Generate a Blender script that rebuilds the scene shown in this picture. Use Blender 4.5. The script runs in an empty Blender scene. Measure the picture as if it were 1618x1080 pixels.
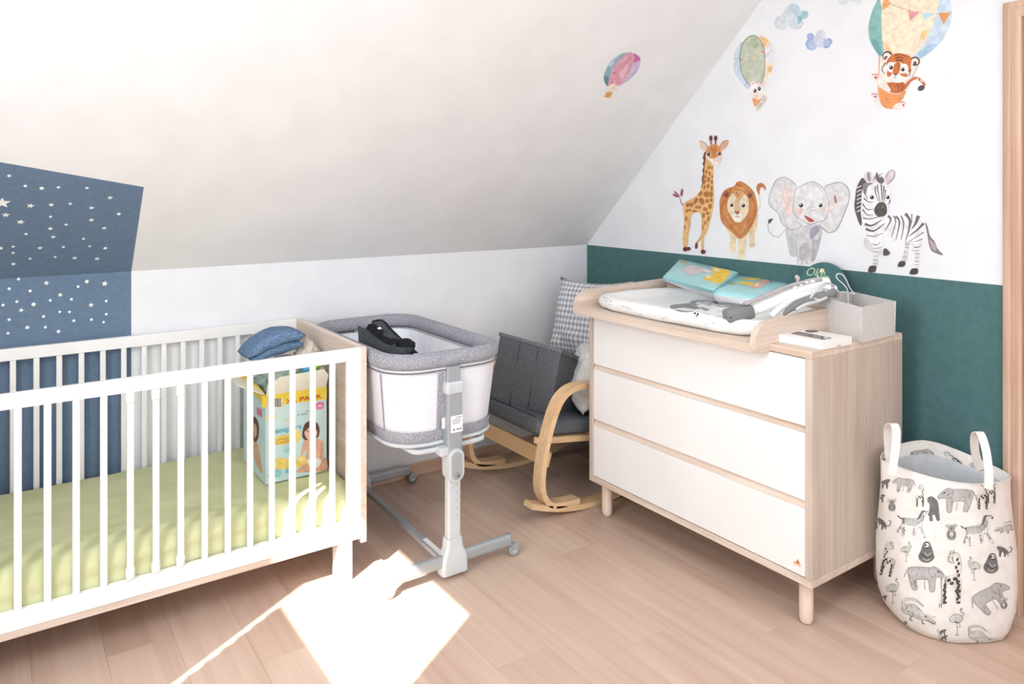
import bpy, bmesh, math, random
from mathutils import Vector, Matrix, noise
from mathutils.bvhtree import BVHTree
from mathutils.geometry import tessellate_polygon
random.seed(7)
PI = math.pi
S = bpy.context.scene
COL = S.collection

# ------------------------------------------------------------------ camera
H = 1.45
FPX, CXP, HYP = 1169.8, 809.0, 295.5          # focal length, centre column and horizon row of the 1618x1080 frame
YAW = math.radians(34.83)
FW = (math.sin(YAW), math.cos(YAW)); RT = (math.cos(YAW), -math.sin(YAW))
cd = bpy.data.cameras.new('camera'); cam = bpy.data.objects.new('camera', cd); COL.objects.link(cam)
cam.location = (0, 0, H); cam.rotation_euler = (PI/2, 0, -YAW)
cd.sensor_width = 36; cd.lens = FPX/1618*36; cd.shift_y = -(540-HYP)/1618; cd.clip_start = .02
S.camera = cam

# ------------------------------------------------------------------ world, sun, window light, added fill lights, exposure
w = bpy.data.worlds.new('world'); S.world = w; w.use_nodes = True
bg = w.node_tree.nodes['Background']; bg.inputs[0].default_value = (.80, .88, 1, 1); bg.inputs[1].default_value = 2.0
def light(name, kind, loc, direction, energy, color, size=None, sy=None):
    ld = bpy.data.lights.new(name, kind); o = bpy.data.objects.new(name, ld); COL.objects.link(o)
    o.location = loc; ld.energy = energy; ld.color = color
    o.rotation_euler = Vector(direction).to_track_quat('-Z', 'Y').to_euler()
    if kind == 'AREA':
        ld.shape = 'RECTANGLE'; ld.size = size; ld.size_y = sy
    return o
az = math.radians(32.2); el = math.radians(42)
SUN = (math.cos(el)*math.cos(az), math.cos(el)*math.sin(az), -math.sin(el))
sun = light('sun', 'SUN', (-3, -2, 5), SUN, 13, (1, .96, .91)); sun.data.angle = math.radians(.36)
light('window_daylight_left', 'AREA', (-.93, 1.07, 1.68), (1, .15, -.12), 29, (.89, .95, 1), .8, 1.5)
light('fill_back', 'AREA', (.8, -1.6, 1.6), (0, 1, -.05), 28, (.90, .955, 1), 2.8, 1.6)  # added fill from behind the camera; the wall there is solid
light('fill_overhead', 'AREA', (.9, .4, 2.56), (0, .25, -1), 33, (.91, .96, 1), 1.6, 1.2)  # added overhead fill; the flat ceiling has no opening
S.view_settings.view_transform = 'Standard'; S.view_settings.look = 'None'
S.view_settings.exposure = 0.32; S.view_settings.gamma = 1; S.view_settings.use_curve_mapping = False

# ------------------------------------------------------------------ helpers: photo pixel <-> world
def ray(x):
    t = (x-CXP)/FPX; return (FW[0]+t*RT[0], FW[1]+t*RT[1])
def at(x, y, d):
    r = ray(x); return Vector((d*r[0], d*r[1], H-(y-HYP)*d/FPX))
def on_plane(x, y, p, n):
    v = at(x, y, 1)-Vector((0, 0, H)); n = Vector(n)
    t = (Vector(p)-Vector((0, 0, H))).dot(n)/v.dot(n); return Vector((0, 0, H))+v*t

# ------------------------------------------------------------------ helpers: materials
def lin(c):
    if isinstance(c, str):
        c = [int(c[i:i+2], 16)/255 for i in (0, 2, 4)]
    return tuple(((v+.055)/1.055)**2.4 if v > .04045 else v/12.92 for v in c)+(1,)
MC = {}
def base_mat(name, rough=.5, spec=.5):
    m = bpy.data.materials.new(name); m.use_nodes = True; nt = m.node_tree
    b = nt.nodes['Principled BSDF']; b.inputs['Roughness'].default_value = rough; b.inputs['Specular IOR Level'].default_value = spec
    return m, nt, b
def N(nt, t, **k):
    n = nt.nodes.new(t)
    for a, v in k.items():
        if a in n.inputs: n.inputs[a].default_value = v
        else: setattr(n, a, v)
    return n
def speck(name, c1, c2, scale, rough=.8, bump=0., detail=3, spec=.3, bscale=None, coord='Object', stretch=(1, 1, 1), lo=.35, hi=.65, metal=0, sheen=0):
    if name in MC: return MC[name]
    m, nt, b = base_mat(name, rough, spec); L = nt.links.new
    tc = N(nt, 'ShaderNodeTexCoord'); mp = N(nt, 'ShaderNodeMapping'); mp.inputs['Scale'].default_value = stretch
    L(tc.outputs[coord], mp.inputs[0])
    nz = N(nt, 'ShaderNodeTexNoise', Scale=scale, Detail=detail); L(mp.outputs[0], nz.inputs['Vector'])
    cr = N(nt, 'ShaderNodeValToRGB'); L(nz.outputs[0], cr.inputs[0])
    cr.color_ramp.elements[0].position = lo; cr.color_ramp.elements[1].position = hi
    cr.color_ramp.elements[0].color = lin(c1); cr.color_ramp.elements[1].color = lin(c2)
    L(cr.outputs[0], b.inputs['Base Color']); b.inputs['Metallic'].default_value = metal
    if sheen: b.inputs['Sheen Weight'].default_value = sheen
    if bump:
        n2 = N(nt, 'ShaderNodeTexNoise', Scale=bscale or scale, Detail=3); L(mp.outputs[0], n2.inputs['Vector'])
        bp = N(nt, 'ShaderNodeBump', Strength=bump, Distance=.004); L(n2.outputs[0], bp.inputs['Height']); L(bp.outputs[0], b.inputs['Normal'])
    MC[name] = m; return m
def wc(c):                                     # flat print with a faint watercolour mottling
    k = 'print_'+c
    r, g, b = [int(c[i:i+2], 16) for i in (0, 2, 4)]
    f = lambda q: tuple(min(255, max(0, (v*.93+16)*q))/255 for v in (r, g, b))
    return speck(k, f(.94), f(1.04), 45, .75, coord='Object', spec=.2)
def wood(name, c1, c2, axis, scale=9, rough=.45, knots=.0, rnd=.0):
    if name in MC: return MC[name]
    m, nt, b = base_mat(name, rough, .35); L = nt.links.new
    tc = N(nt, 'ShaderNodeTexCoord'); mp = N(nt, 'ShaderNodeMapping')
    st = [scale*9]*3; st[axis] = scale*.32; mp.inputs['Scale'].default_value = st
    L(tc.outputs['Object'], mp.inputs[0])
    oi = N(nt, 'ShaderNodeObjectInfo'); cmb = N(nt, 'ShaderNodeCombineXYZ')
    ml = N(nt, 'ShaderNodeMath', operation='MULTIPLY'); ml.inputs[1].default_value = 37.
    L(oi.outputs['Random'], ml.inputs[0])
    for i in range(3): L(ml.outputs[0], cmb.inputs[i])
    if rnd: L(cmb.outputs[0], mp.inputs['Location'])
    nz = N(nt, 'ShaderNodeTexNoise', Scale=1., Detail=5, Roughness=.62, Distortion=.35); L(mp.outputs[0], nz.inputs['Vector'])
    mp2 = N(nt, 'ShaderNodeMapping'); s2 = [scale*.75]*3; s2[axis] = scale*.12; mp2.inputs['Scale'].default_value = s2
    L(tc.outputs['Object'], mp2.inputs[0])
    if rnd: L(cmb.outputs[0], mp2.inputs['Location'])
    nb = N(nt, 'ShaderNodeTexNoise', Scale=1., Detail=2, Distortion=.6); L(mp2.outputs[0], nb.inputs['Vector'])
    wv = N(nt, 'ShaderNodeMath', operation='MULTIPLY'); wv.inputs[1].default_value = 26 if rnd else 16; L(nb.outputs[0], wv.inputs[0])
    sn = N(nt, 'ShaderNodeMath', operation='SINE'); L(wv.outputs[0], sn.inputs[0])
    a = N(nt, 'ShaderNodeMath', operation='MULTIPLY'); a.inputs[1].default_value = .10; L(sn.outputs[0], a.inputs[0])
    ad = N(nt, 'ShaderNodeMath', operation='ADD'); L(nz.outputs[0], ad.inputs[0]); L(a.outputs[0], ad.inputs[1])
    last = ad
    if rnd:
        r2 = N(nt, 'ShaderNodeMath', operation='MULTIPLY_ADD'); r2.inputs[1].default_value = rnd; r2.inputs[2].default_value = -rnd/2
        L(oi.outputs['Random'], r2.inputs[0])
        ad2 = N(nt, 'ShaderNodeMath', operation='ADD'); L(ad.outputs[0], ad2.inputs[0]); L(r2.outputs[0], ad2.inputs[1]); last = ad2
    cr = N(nt, 'ShaderNodeValToRGB'); L(last.outputs[0], cr.inputs[0])
    cr.color_ramp.elements[0].position = .28; cr.color_ramp.elements[1].position = .74
    cr.color_ramp.elements[0].color = lin(c1); cr.color_ramp.elements[1].color = lin(c2)
    L(cr.outputs[0], b.inputs['Base Color'])
    bp = N(nt, 'ShaderNodeBump', Strength=.06, Distance=.002); L(nz.outputs[0], bp.inputs['Height']); L(bp.outputs[0], b.inputs['Normal'])
    MC[name] = m; return m
def gingham(name):
    m, nt, b = base_mat(name, .9, .1); L = nt.links.new
    tc = N(nt, 'ShaderNodeTexCoord'); sx = N(nt, 'ShaderNodeSeparateXYZ'); L(tc.outputs['UV'], sx.inputs[0])
    outs = []
    for i in (0, 1):
        q = N(nt, 'ShaderNodeMath', operation='MULTIPLY'); q.inputs[1].default_value = 2*PI*17; L(sx.outputs[i], q.inputs[0])
        s = N(nt, 'ShaderNodeMath', operation='SINE'); L(q.outputs[0], s.inputs[0])
        g = N(nt, 'ShaderNodeMapRange'); g.inputs[1].default_value = -.35; g.inputs[2].default_value = .35; L(s.outputs[0], g.inputs[0]); outs.append(g)
    ad = N(nt, 'ShaderNodeMath', operation='ADD'); L(outs[0].outputs[0], ad.inputs[0]); L(outs[1].outputs[0], ad.inputs[1])
    hv = N(nt, 'ShaderNodeMath', operation='MULTIPLY'); hv.inputs[1].default_value = .5; L(ad.outputs[0], hv.inputs[0])
    cr = N(nt, 'ShaderNodeValToRGB'); L(hv.outputs[0], cr.inputs[0])
    cr.color_ramp.elements[0].color = lin('EAEAEC'); cr.color_ramp.elements[1].color = lin('9A9AA2')
    L(cr.outputs[0], b.inputs['Base Color']); return m
def mesh_cloth(name):
    m, nt, b = base_mat(name, .8, .2); L = nt.links.new
    b.inputs['Base Color'].default_value = lin('F3F3F8')
    tr = N(nt, 'ShaderNodeBsdfTransparent'); mx = N(nt, 'ShaderNodeMixShader')
    tc = N(nt, 'ShaderNodeTexCoord'); vo = N(nt, 'ShaderNodeTexVoronoi', Scale=620.); vo.inputs['Randomness'].default_value = .1
    L(tc.outputs['Object'], vo.inputs['Vector'])
    mr = N(nt, 'ShaderNodeMapRange'); mr.inputs[1].default_value = .25; mr.inputs[2].default_value = .45; mr.inputs[3].default_value = .8; mr.inputs[4].default_value = .84
    L(vo.outputs['Distance'], mr.inputs[0]); L(mr.outputs[0], mx.inputs[0])
    L(tr.outputs[0], mx.inputs[1]); L(b.outputs[0], mx.inputs[2]); L(mx.outputs[0], nt.nodes['Material Output'].inputs[0]); return m
def translucent(name, c, amt):
    m, nt, b = base_mat(name, .8, .1); L = nt.links.new; b.inputs['Base Color'].default_value = lin(c)
    t = N(nt, 'ShaderNodeBsdfTranslucent'); t.inputs[0].default_value = lin(c); mx = N(nt, 'ShaderNodeMixShader'); mx.inputs[0].default_value = amt
    L(b.outputs[0], mx.inputs[1]); L(t.outputs[0], mx.inputs[2]); L(mx.outputs[0], nt.nodes['Material Output'].inputs[0]); return m

M_WALL = speck('wall_white', 'E9E9EB', 'EEEEF0', 6, .9, .05, spec=.1, bscale=160)
M_SLOPE = speck('slope_white', 'EAE8E7', 'EFEDEC', 5, .9, .05, spec=.1, bscale=160)
M_GREEN = speck('wall_green', '4F7071', '557677', 40, .85, .1, spec=.15, bscale=200)
M_BLUE = speck('wall_blue', '687C92', '6E8298', 55, .85, .12, spec=.15, bscale=220)
M_FLOOR = wood('floor_laminate', 'C1A491', 'D6BDAB', 1, 2.6, .38, rnd=.07)
M_SUB = speck('floor_base', 'A58A7A', 'AE9383', 10, .8)
M_BASEB = wood('skirting_wood', 'BE9A82', 'DDBFA8', 0, 5)
M_DOORW = wood('door_wood', 'C39D86', 'E3C5B0', 2, 4.5)
M_JAMB = wood('jamb_wood_shaded', '9E7A64', 'B8937B', 2, 4.5)  # door wood darkened: shade of the jamb return put into the colour
M_ASHZ = wood('ash_vertical', 'BFAC9D', 'D5C6B8', 2, 6)
M_ASHY = wood('ash_along_y', 'CDB7A4', 'EAD8C9', 1, 6)
M_ASHX = wood('ash_along_x', 'C6B0A0', 'E4D2C3', 0, 6)
M_LEGW = wood('leg_wood', 'DCC0AE', 'EFD8C8', 2, 5)
M_BIRCHX = wood('birch_bent', 'D9B083', 'ECCBA1', 0, 5, .4)
M_BIRCHY = wood('birch_rail', 'D9AE7C', 'EAC595', 1, 5, .4)
M_WHITE = speck('white_lacquer', 'F1EFED', 'F5F3F1', 3, .35, spec=.4)
M_CRIBW = speck('crib_white', 'EFEDEC', 'F4F2F1', 4, .4, spec=.4)
M_SHEET = speck('lime_sheet', 'CDCFA0', 'D5D6AA', 9, .9, .25, bscale=14, spec=.1)
M_GREYF = speck('grey_melange', '888991', 'B4B3BA', 240, .95, .35, detail=6, spec=.1, bscale=260, lo=.4, hi=.62)
M_DARKF = speck('dark_grey_weave', '5C5F63', '73767A', 210, .95, .3, detail=4, spec=.1, bscale=420, lo=.4, hi=.6)
M_DARKS = speck('dark_grey_seam', '3A3C40', '46484C', 210, .95, spec=.1)
M_MESH = mesh_cloth('white_net')
M_LINER = speck('white_liner', 'EDEDF3', 'F4F4F8', 20, .9, .1, spec=.1)
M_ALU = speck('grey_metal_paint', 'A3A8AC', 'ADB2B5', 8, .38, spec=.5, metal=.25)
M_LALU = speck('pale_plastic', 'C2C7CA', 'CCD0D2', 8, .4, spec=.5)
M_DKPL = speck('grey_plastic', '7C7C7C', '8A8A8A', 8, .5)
M_BLACK = speck('black_cloth', '18191D', '24262B', 60, .9, spec=.15)
M_CHAR = speck('charcoal_cloth', '3E4143', '52565A', 140, .95, .25, spec=.1)
M_GING = gingham('gingham')
M_FLUFF = speck('white_fluff', 'DAD9D4', 'EDECE8', 60, 1, .9, bscale=90, spec=.05, sheen=.5)
M_FELT = speck('pale_felt', 'CBC7C4', 'E2DFDC', 300, 1, .3, detail=6, spec=.05, lo=.38, hi=.62)
M_PAD = speck('pad_oilcloth', 'EDEDEB', 'F3F3F1', 30, .42, .2, bscale=22, spec=.5)
M_BAG = speck('bag_canvas', 'E9E3DD', 'F1ECE7', 25, .85, .15, bscale=30, spec=.15)
M_BAGIN = speck('bag_lining', 'CDD0D3', 'D8DBDE', 25, .8, .1, spec=.2)
M_TEAL = speck('pack_turquoise', '9BD2D5', 'ABDBDD', 12, .35, spec=.5)
M_PACKW = speck('pack_white', 'E8EBF0', 'F4F6F8', 14, .4, .15, bscale=18, spec=.5)
M_CARD = speck('carton_cream', 'EFEAD8', 'F6F2E4', 12, .7)
M_CARTON = speck('carton_blue', 'C3E0E0', 'D0E8E8', 8, .55)
M_YEL = speck('carton_yellow', 'F3D648', 'F8DF5E', 8, .55)
M_KNIT = speck('blue_knit', '56708E', '7890AC', 190, .95, .5, stretch=(.3, 1, 1), spec=.1, bscale=230)
M_SAGE = speck('sage_cloth', '7F9384', '9DAE9E', 30, .95, .3, bscale=40, spec=.1)
M_CREAM = speck('cream_cloth', 'D5C6B8', 'E6DACE', 40, .95, .3, spec=.1)
M_WCLOTH = speck('white_cloth', 'E2E2E4', 'EFEFEF', 30, .95, .2, spec=.1)
M_TOYG = speck('green_plastic', '7CC436', '8BD343', 8, .3, spec=.6)
M_TOYB = speck('blue_plastic', '3E93B8', '4BA3C8', 8, .3, spec=.6)
M_SIGN = speck('sign_green', '42686A', '4B7274', 30, .5)
M_TAGW = speck('white_label', 'F2F2F2', 'F8F8F8', 8, .5)
M_STICK = speck('sticker_white', 'F3F1EC', 'F8F6F2', 8, .6)
M_BLIND = translucent('blind_cloth', 'F4F0EC', .75)
M_CHROME = speck('screw_metal', '8A8D90', '9A9DA0', 8, .3, metal=.9)

# ------------------------------------------------------------------ helpers: geometry
LOC = {}
def root(name, loc, label, cat, group=None):
    o = bpy.data.objects.new(name, None); COL.objects.link(o); o.location = loc; o.empty_display_size = .05
    o['label'] = label; o['category'] = cat
    if group: o['group'] = group
    LOC[o.name] = Vector(loc); return o
def mk(name, vs, fs, mats, parent=None, mi=None, smooth=False, uvs=None):
    off = LOC[parent.name] if parent else Vector((0, 0, 0))
    me = bpy.data.meshes.new(name); me.from_pydata([tuple(Vector(v)-off) for v in vs], [], [tuple(f) for f in fs])
    if not isinstance(mats, (list, tuple)): mats = [mats]
    for m in mats: me.materials.append(m)
    if mi: me.polygons.foreach_set('material_index', mi)
    if smooth: me.polygons.foreach_set('use_smooth', [True]*len(me.polygons))
    if uvs:
        ul = me.uv_layers.new(name='UVMap')
        for lp in me.loops: ul.data[lp.index].uv = uvs[lp.vertex_index]
    me.validate(); me.update()
    o = bpy.data.objects.new(name, me); COL.objects.link(o)
    LOC[o.name] = off
    if parent: o.parent = parent
    return o
def fixn(o):
    bm = bmesh.new(); bm.from_mesh(o.data); bmesh.ops.recalc_face_normals(bm, faces=bm.faces); bm.to_mesh(o.data); bm.free(); return o
def tag(o, label, cat, group=None):
    o['label'] = label; o['category'] = cat
    if group: o['group'] = group
    return o
def struct(o):
    o['kind'] = 'structure'; return o
def bev(o, w=.002, seg=2, smooth=False):
    bm = bmesh.new(); bm.from_mesh(o.data)
    bmesh.ops.recalc_face_normals(bm, faces=bm.faces)
    bmesh.ops.bevel(bm, geom=[e for e in bm.edges if len(e.link_faces) == 2 and e.calc_face_angle(0) > .5], offset=w, segments=seg, profile=.7, affect='EDGES')
    bm.to_mesh(o.data); bm.free()
    if smooth: o.data.polygons.foreach_set('use_smooth', [True]*len(o.data.polygons))
    return o
def hexa(name, c, mat, parent=None, bw=.002, seg=2):        # c: 4 bottom corners then 4 top corners
    o = mk(name, c, [(0, 3, 2, 1), (4, 5, 6, 7), (0, 1, 5, 4), (1, 2, 6, 5), (2, 3, 7, 6), (3, 0, 4, 7)], mat, parent)
    return bev(o, bw, seg) if bw else fixn(o)
def box(name, x0, x1, y0, y1, z0, z1, mat, parent=None, bw=.0015, seg=1):
    return hexa(name, [(x0, y0, z0), (x1, y0, z0), (x1, y1, z0), (x0, y1, z0), (x0, y0, z1), (x1, y0, z1), (x1, y1, z1), (x0, y1, z1)], mat, parent, bw, seg)
def prism(name, polys, ext, mats, parent=None, mi=None, bw=0):   # polys: 3D outlines, each pushed along ext
    vs, fs, m2 = [], [], []
    ext = Vector(ext)
    for k, p in enumerate(polys):
        b = len(vs); n = len(p); vs += [Vector(q) for q in p]+[Vector(q)+ext for q in p]
        idx = tessellate_polygon([[Vector(q) for q in p]])
        new = [tuple(b+i for i in t) for t in idx]+[tuple(b+n+i for i in reversed(t)) for t in idx]+[(b+i, b+(i+1) % n, b+n+(i+1) % n, b+n+i) for i in range(n)]
        fs += new; m2 += [mi[k] if mi else 0]*len(new)
    o = mk(name, vs, fs, mats, parent, m2)
    if bw:
        bm = bmesh.new(); bm.from_mesh(o.data); bmesh.ops.dissolve_limit(bm, angle_limit=.02, verts=bm.verts, edges=bm.edges); bm.to_mesh(o.data); bm.free()
        return bev(o, bw, 2)
    return fixn(o)
def cr_spline(P, n=8, closed=False):
    P = [Vector(p) for p in P]; out = []; L = len(P)
    rng = range(L) if closed else range(L-1)
    for i in rng:
        if closed: a, b, c, d = P[i-1], P[i], P[(i+1) % L], P[(i+2) % L]
        else: a, b, c, d = P[max(i-1, 0)], P[i], P[i+1], P[min(i+2, L-1)]
        for k in range(n):
            t = k/n
            out.append(.5*((2*b)+(c-a)*t+(2*a-5*b+4*c-d)*t*t+(3*b-a-3*c+d)*t**3))
    if not closed: out.append(P[-1])
    return out
def sweep(name, path, prof, mat, parent=None, closed=False, up=(0, 0, 1), smooth=True, scale=None):
    """profile (u,v) swept along path; u lies across (perpendicular to up and tangent), v along the remaining normal"""
    path = [Vector(p) for p in path]; n = len(path); m = len(prof); vs, fs = [], []; up = Vector(up)
    for i, p in enumerate(path):
        a = path[i-1] if (i > 0 or closed) else path[0]; b = path[(i+1) % n] if (i < n-1 or closed) else path[-1]
        t = (b-a).normalized(); s = t.cross(up)
        if s.length < 1e-4: s = t.cross(Vector((1, 0, 0)))
        s.normalize(); v = s.cross(t).normalized(); k = scale[i] if scale else 1
        vs += [p+s*u*k+v*q*k for u, q in prof]
    for i in range(n if closed else n-1):
        j = (i+1) % n
        fs += [(i*m+k, i*m+(k+1) % m, j*m+(k+1) % m, j*m+k) for k in range(m)]
    if not closed: fs += [tuple(range(m-1, -1, -1)), tuple((n-1)*m+k for k in range(m))]
    return fixn(mk(name, vs, fs, mat, parent, smooth=smooth))
def circ(r, n=12, r2=None): return [(r*math.cos(2*PI*i/n), (r2 or r)*math.sin(2*PI*i/n)) for i in range(n)]
def rect(w, h): return [(-w/2, -h/2), (w/2, -h/2), (w/2, h/2), (-w/2, h/2)]
def rrprof(w, h, r, n=3):
    out = []
    for cx, cy, a0 in ((w/2-r, h/2-r, 0), (-w/2+r, h/2-r, PI/2), (-w/2+r, -h/2+r, PI), (w/2-r, -h/2+r, 3*PI/2)):
        out += [(cx+r*math.cos(a0+k*PI/2/n), cy+r*math.sin(a0+k*PI/2/n)) for k in range(n+1)]
    return out
def tube(name, path, r, mat, parent=None, closed=False, n=10, smooth=True): return sweep(name, path, circ(r, n), mat, parent, closed, smooth=smooth)
def lathe(name, prof, c, mat, parent=None, n=24, axis=2, smooth=True):     # prof (r, h)
    vs, fs = [], []; m = len(prof)
    for i in range(n):
        a = 2*PI*i/n
        for r, h in prof:
            q = [r*math.cos(a), r*math.sin(a), h]
            if axis == 0: q = [h, r*math.cos(a), r*math.sin(a)]
            if axis == 1: q = [r*math.sin(a), h, r*math.cos(a)]
            vs.append(Vector(c)+Vector(q))
    for i in range(n):
        j = (i+1) % n; fs += [(i*m+k, j*m+k, j*m+k+1, i*m+k+1) for k in range(m-1)]
    bm = bmesh.new(); bv = [bm.verts.new(v) for v in vs]
    for f in fs: bm.faces.new([bv[k] for k in f])
    bmesh.ops.remove_doubles(bm, verts=bm.verts, dist=1e-5); bmesh.ops.recalc_face_normals(bm, faces=bm.faces)
    bm.verts.index_update()
    V = [v.co.copy() for v in bm.verts]; F = [[v.index for v in f.verts] for f in bm.faces]; bm.free()
    return mk(name, V, F, mat, parent, smooth=smooth)
def ringloft(name, rings, mat, parent=None, cap0=True, cap1=True, smooth=True, closed_v=False, mi=None):
    m = len(rings[0]); vs = [v for r in rings for v in r]; fs = []
    for i in range(len(rings)-1):
        fs += [(i*m+k, i*m+(k+1) % m, (i+1)*m+(k+1) % m, (i+1)*m+k) for k in range(m)]
    if closed_v: i = len(rings)-1; fs += [(i*m+k, i*m+(k+1) % m, (k+1) % m, k) for k in range(m)]
    if cap0: fs.append(tuple(range(m-1, -1, -1)))
    if cap1: fs.append(tuple((len(rings)-1)*m+k for k in range(m)))
    return fixn(mk(name, vs, fs, mat, parent, smooth=smooth))
def rr(cx, cy, hx, hy, r, z, n=7):
    out = []
    for sx, sy, a0 in ((1, 1, 0), (-1, 1, PI/2), (-1, -1, PI), (1, -1, 3*PI/2)):
        out += [Vector((cx+sx*(hx-r)+r*math.cos(a0+k*PI/2/n), cy+sy*(hy-r)+r*math.sin(a0+k*PI/2/n), z)) for k in range(n+1)]
    return out
def pillow(name, c, U, V, W, hu, hv, hw, mat, parent=None, n=22, wr=.012, seed=0, pinch=.12, f=7):
    c, U, V, W = Vector(c), Vector(U).normalized(), Vector(V).normalized(), Vector(W).normalized()
    vs, fs, uv = [], [], []; idx = {}
    for s in (1, -1):
        for i in range(n+1):
            for j in range(n+1):
                a, b = 2*i/n-1, 2*j/n-1; edge = i in (0, n) or j in (0, n)
                if s == -1 and edge: idx[s, i, j] = idx[1, i, j]; continue
                h = ((1-a**4)*(1-b**4))**.55 if not edge else 0
                k = 1-pinch*(1-abs(b))*0-pinch*(1-b*b)*abs(a)**3; k2 = 1-pinch*(1-a*a)*abs(b)**3
                p = c+U*hu*a*k+V*hv*b*k2+W*hw*h*s
                q = noise.noise(Vector((a*f*.5+seed, b*f*.5, s*3.1)))
                p += W*wr*q*s*(1 if not edge else .3)
                if edge: p += U*wr*.4*noise.noise(Vector((a*6, b*6, seed)))
                idx[s, i, j] = len(vs); vs.append(p); uv.append((i/n*hu/.25, j/n*hv/.25))
        for i in range(n):
            for j in range(n):
                q = [idx[s, i, j], idx[s, i+1, j], idx[s, i+1, j+1], idx[s, i, j+1]]
                fs.append(q if s == 1 else q[::-1])
    return fixn(mk(name, vs, fs, mat, parent, smooth=True, uvs=uv))
def blob(name, c, rad, mat, parent=None, amp=.2, f=3., seed=0, sub=4, rot=0, flat=1.):
    bm = bmesh.new(); bmesh.ops.create_icosphere(bm, subdivisions=sub, radius=1)
    R = Matrix.Rotation(rot, 3, 'Z'); vs = []
    for v in bm.verts:
        q = v.co.copy(); k = 1+amp*noise.noise(q*f+Vector((seed, 0, 0)))+amp*.5*noise.noise(q*f*2.3+Vector((0, seed, 0)))
        p = Vector((q.x*rad[0], q.y*rad[1], max(q.z, -flat)*rad[2]))*k; vs.append(Vector(c)+R @ p)
    fs = [[v.index for v in f_.verts] for f_ in bm.faces]; bm.free()
    return mk(name, vs, fs, mat, parent, smooth=True)

# ------------------------------------------------------------------ helpers: flat prints and stickers
def sm(P, n=5): return [(v.x, v.y) for v in cr_spline([(p[0], p[1], 0) for p in P], n, True)]
def ell(cx, cy, rx, ry, rot=0, n=18):
    c, s = math.cos(rot), math.sin(rot)
    return [(cx+rx*math.cos(t)*c-ry*math.sin(t)*s, cy+rx*math.cos(t)*s+ry*math.sin(t)*c) for t in [2*PI*i/n for i in range(n)]]
def stk(P, w0, w1=None, n=5):
    w1 = w0 if w1 is None else w1
    Q = cr_spline([(p[0], p[1], 0) for p in P], n); L = len(Q); a, b = [], []
    for i, p in enumerate(Q):
        t = (Q[min(i+1, L-1)]-Q[max(i-1, 0)]).normalized(); w = (w0+(w1-w0)*i/(L-1))/2
        a.append((p.x-t.y*w, p.y+t.x*w)); b.append((p.x+t.y*w, p.y-t.x*w))
    return a+b[::-1]
def star2(cx, cy, r, rot=0, k=.42): return [(cx+(r if i % 2 == 0 else r*k)*math.sin(rot+i*PI/5), cy-(r if i % 2 == 0 else r*k)*math.cos(rot+i*PI/5)) for i in range(10)]
def plane_map(p, n):
    p, n = Vector(p), Vector(n).normalized()
    return lambda x, y: (on_plane(x, y, p, n), n)
def bvh_map(o, fb=None):
    me = o.data; mw = LOC.get(o.name, Vector((0, 0, 0)))
    t = BVHTree.FromPolygons([v.co+mw for v in me.vertices], [p.vertices for p in me.polygons])
    def f(x, y):
        d = (at(x, y, 1)-Vector((0, 0, H))).normalized(); h = t.ray_cast(Vector((0, 0, H)), d)
        if h[0] is None:
            return None
        n = h[1]; n = -n if n.dot(d) > 0 else n
        return h[0], n
    return f
def decal(name, off, sc, layers, mp, parent=None, lift=.0006, step=.00005, cut=None):
    vs, fs, mi, mats = [], [], [], []; names = {}
    for k, (c, poly) in enumerate(layers):
        m = wc(c) if isinstance(c, str) else c
        if m.name not in names: names[m.name] = len(mats); mats.append(m)
        q = [(off[0]+x/sc, off[1]+y/sc) for x, y in poly]
        tri = tessellate_polygon([[Vector((x, y, 0)) for x, y in q]])
        if cut:
            bm = bmesh.new(); bv = [bm.verts.new((x, y, 0)) for x, y in q]
            for t in tri:
                try: bm.faces.new([bv[i] for i in t])
                except ValueError: pass
            for _ in range(3):
                e = [e for e in bm.edges if e.calc_length() > cut]
                if e: bmesh.ops.subdivide_edges(bm, edges=e, cuts=1); bmesh.ops.triangulate(bm, faces=bm.faces)
            bm.verts.index_update(); q = [(v.co.x, v.co.y) for v in bm.verts]; tri = [[v.index for v in f.verts] for f in bm.faces]; bm.free()
        b = len(vs); ok = []
        for x, y in q:
            h = mp(x, y); ok.append(h is not None)
            vs.append(h[0]+h[1]*(lift+step*k) if h else Vector((0, 0, 0)))
        for t in tri:
            if all(ok[i] for i in t) and (len(set(t)) == 3):
                P3 = [vs[b+i] for i in t]
                if max((P3[0]-P3[1]).length, (P3[1]-P3[2]).length) > .35 and cut: continue
                fs.append([b+i for i in t]); mi.append(names[m.name])
    return mk(name, vs, fs, mats, parent, mi)
def textm(s, o, u, v, size, mat, parent=None, name='lettering', lift=.001, bold=.0, shear=0, fit=None):
    cu = bpy.data.curves.new('t', 'FONT'); cu.body = s; cu.size = 1; cu.offset = bold; cu.shear = shear
    ob = bpy.data.objects.new('t', cu); COL.objects.link(ob); dg = bpy.context.evaluated_depsgraph_get(); dg.update()
    me = bpy.data.meshes.new_from_object(ob.evaluated_get(dg)); u, v, o = Vector(u).normalized(), Vector(v).normalized(), Vector(o); n = u.cross(v)
    wd = max([p.co.x for p in me.vertices]+[.1]); kx = (fit/wd) if fit else size
    vs = [o+u*p.co.x*kx+v*p.co.y*size+n*lift for p in me.vertices]; fs = [list(p.vertices) for p in me.polygons]
    bpy.data.objects.remove(ob); bpy.data.curves.remove(cu); bpy.data.meshes.remove(me)
    return mk(name, vs, fs, mat, parent)

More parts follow.
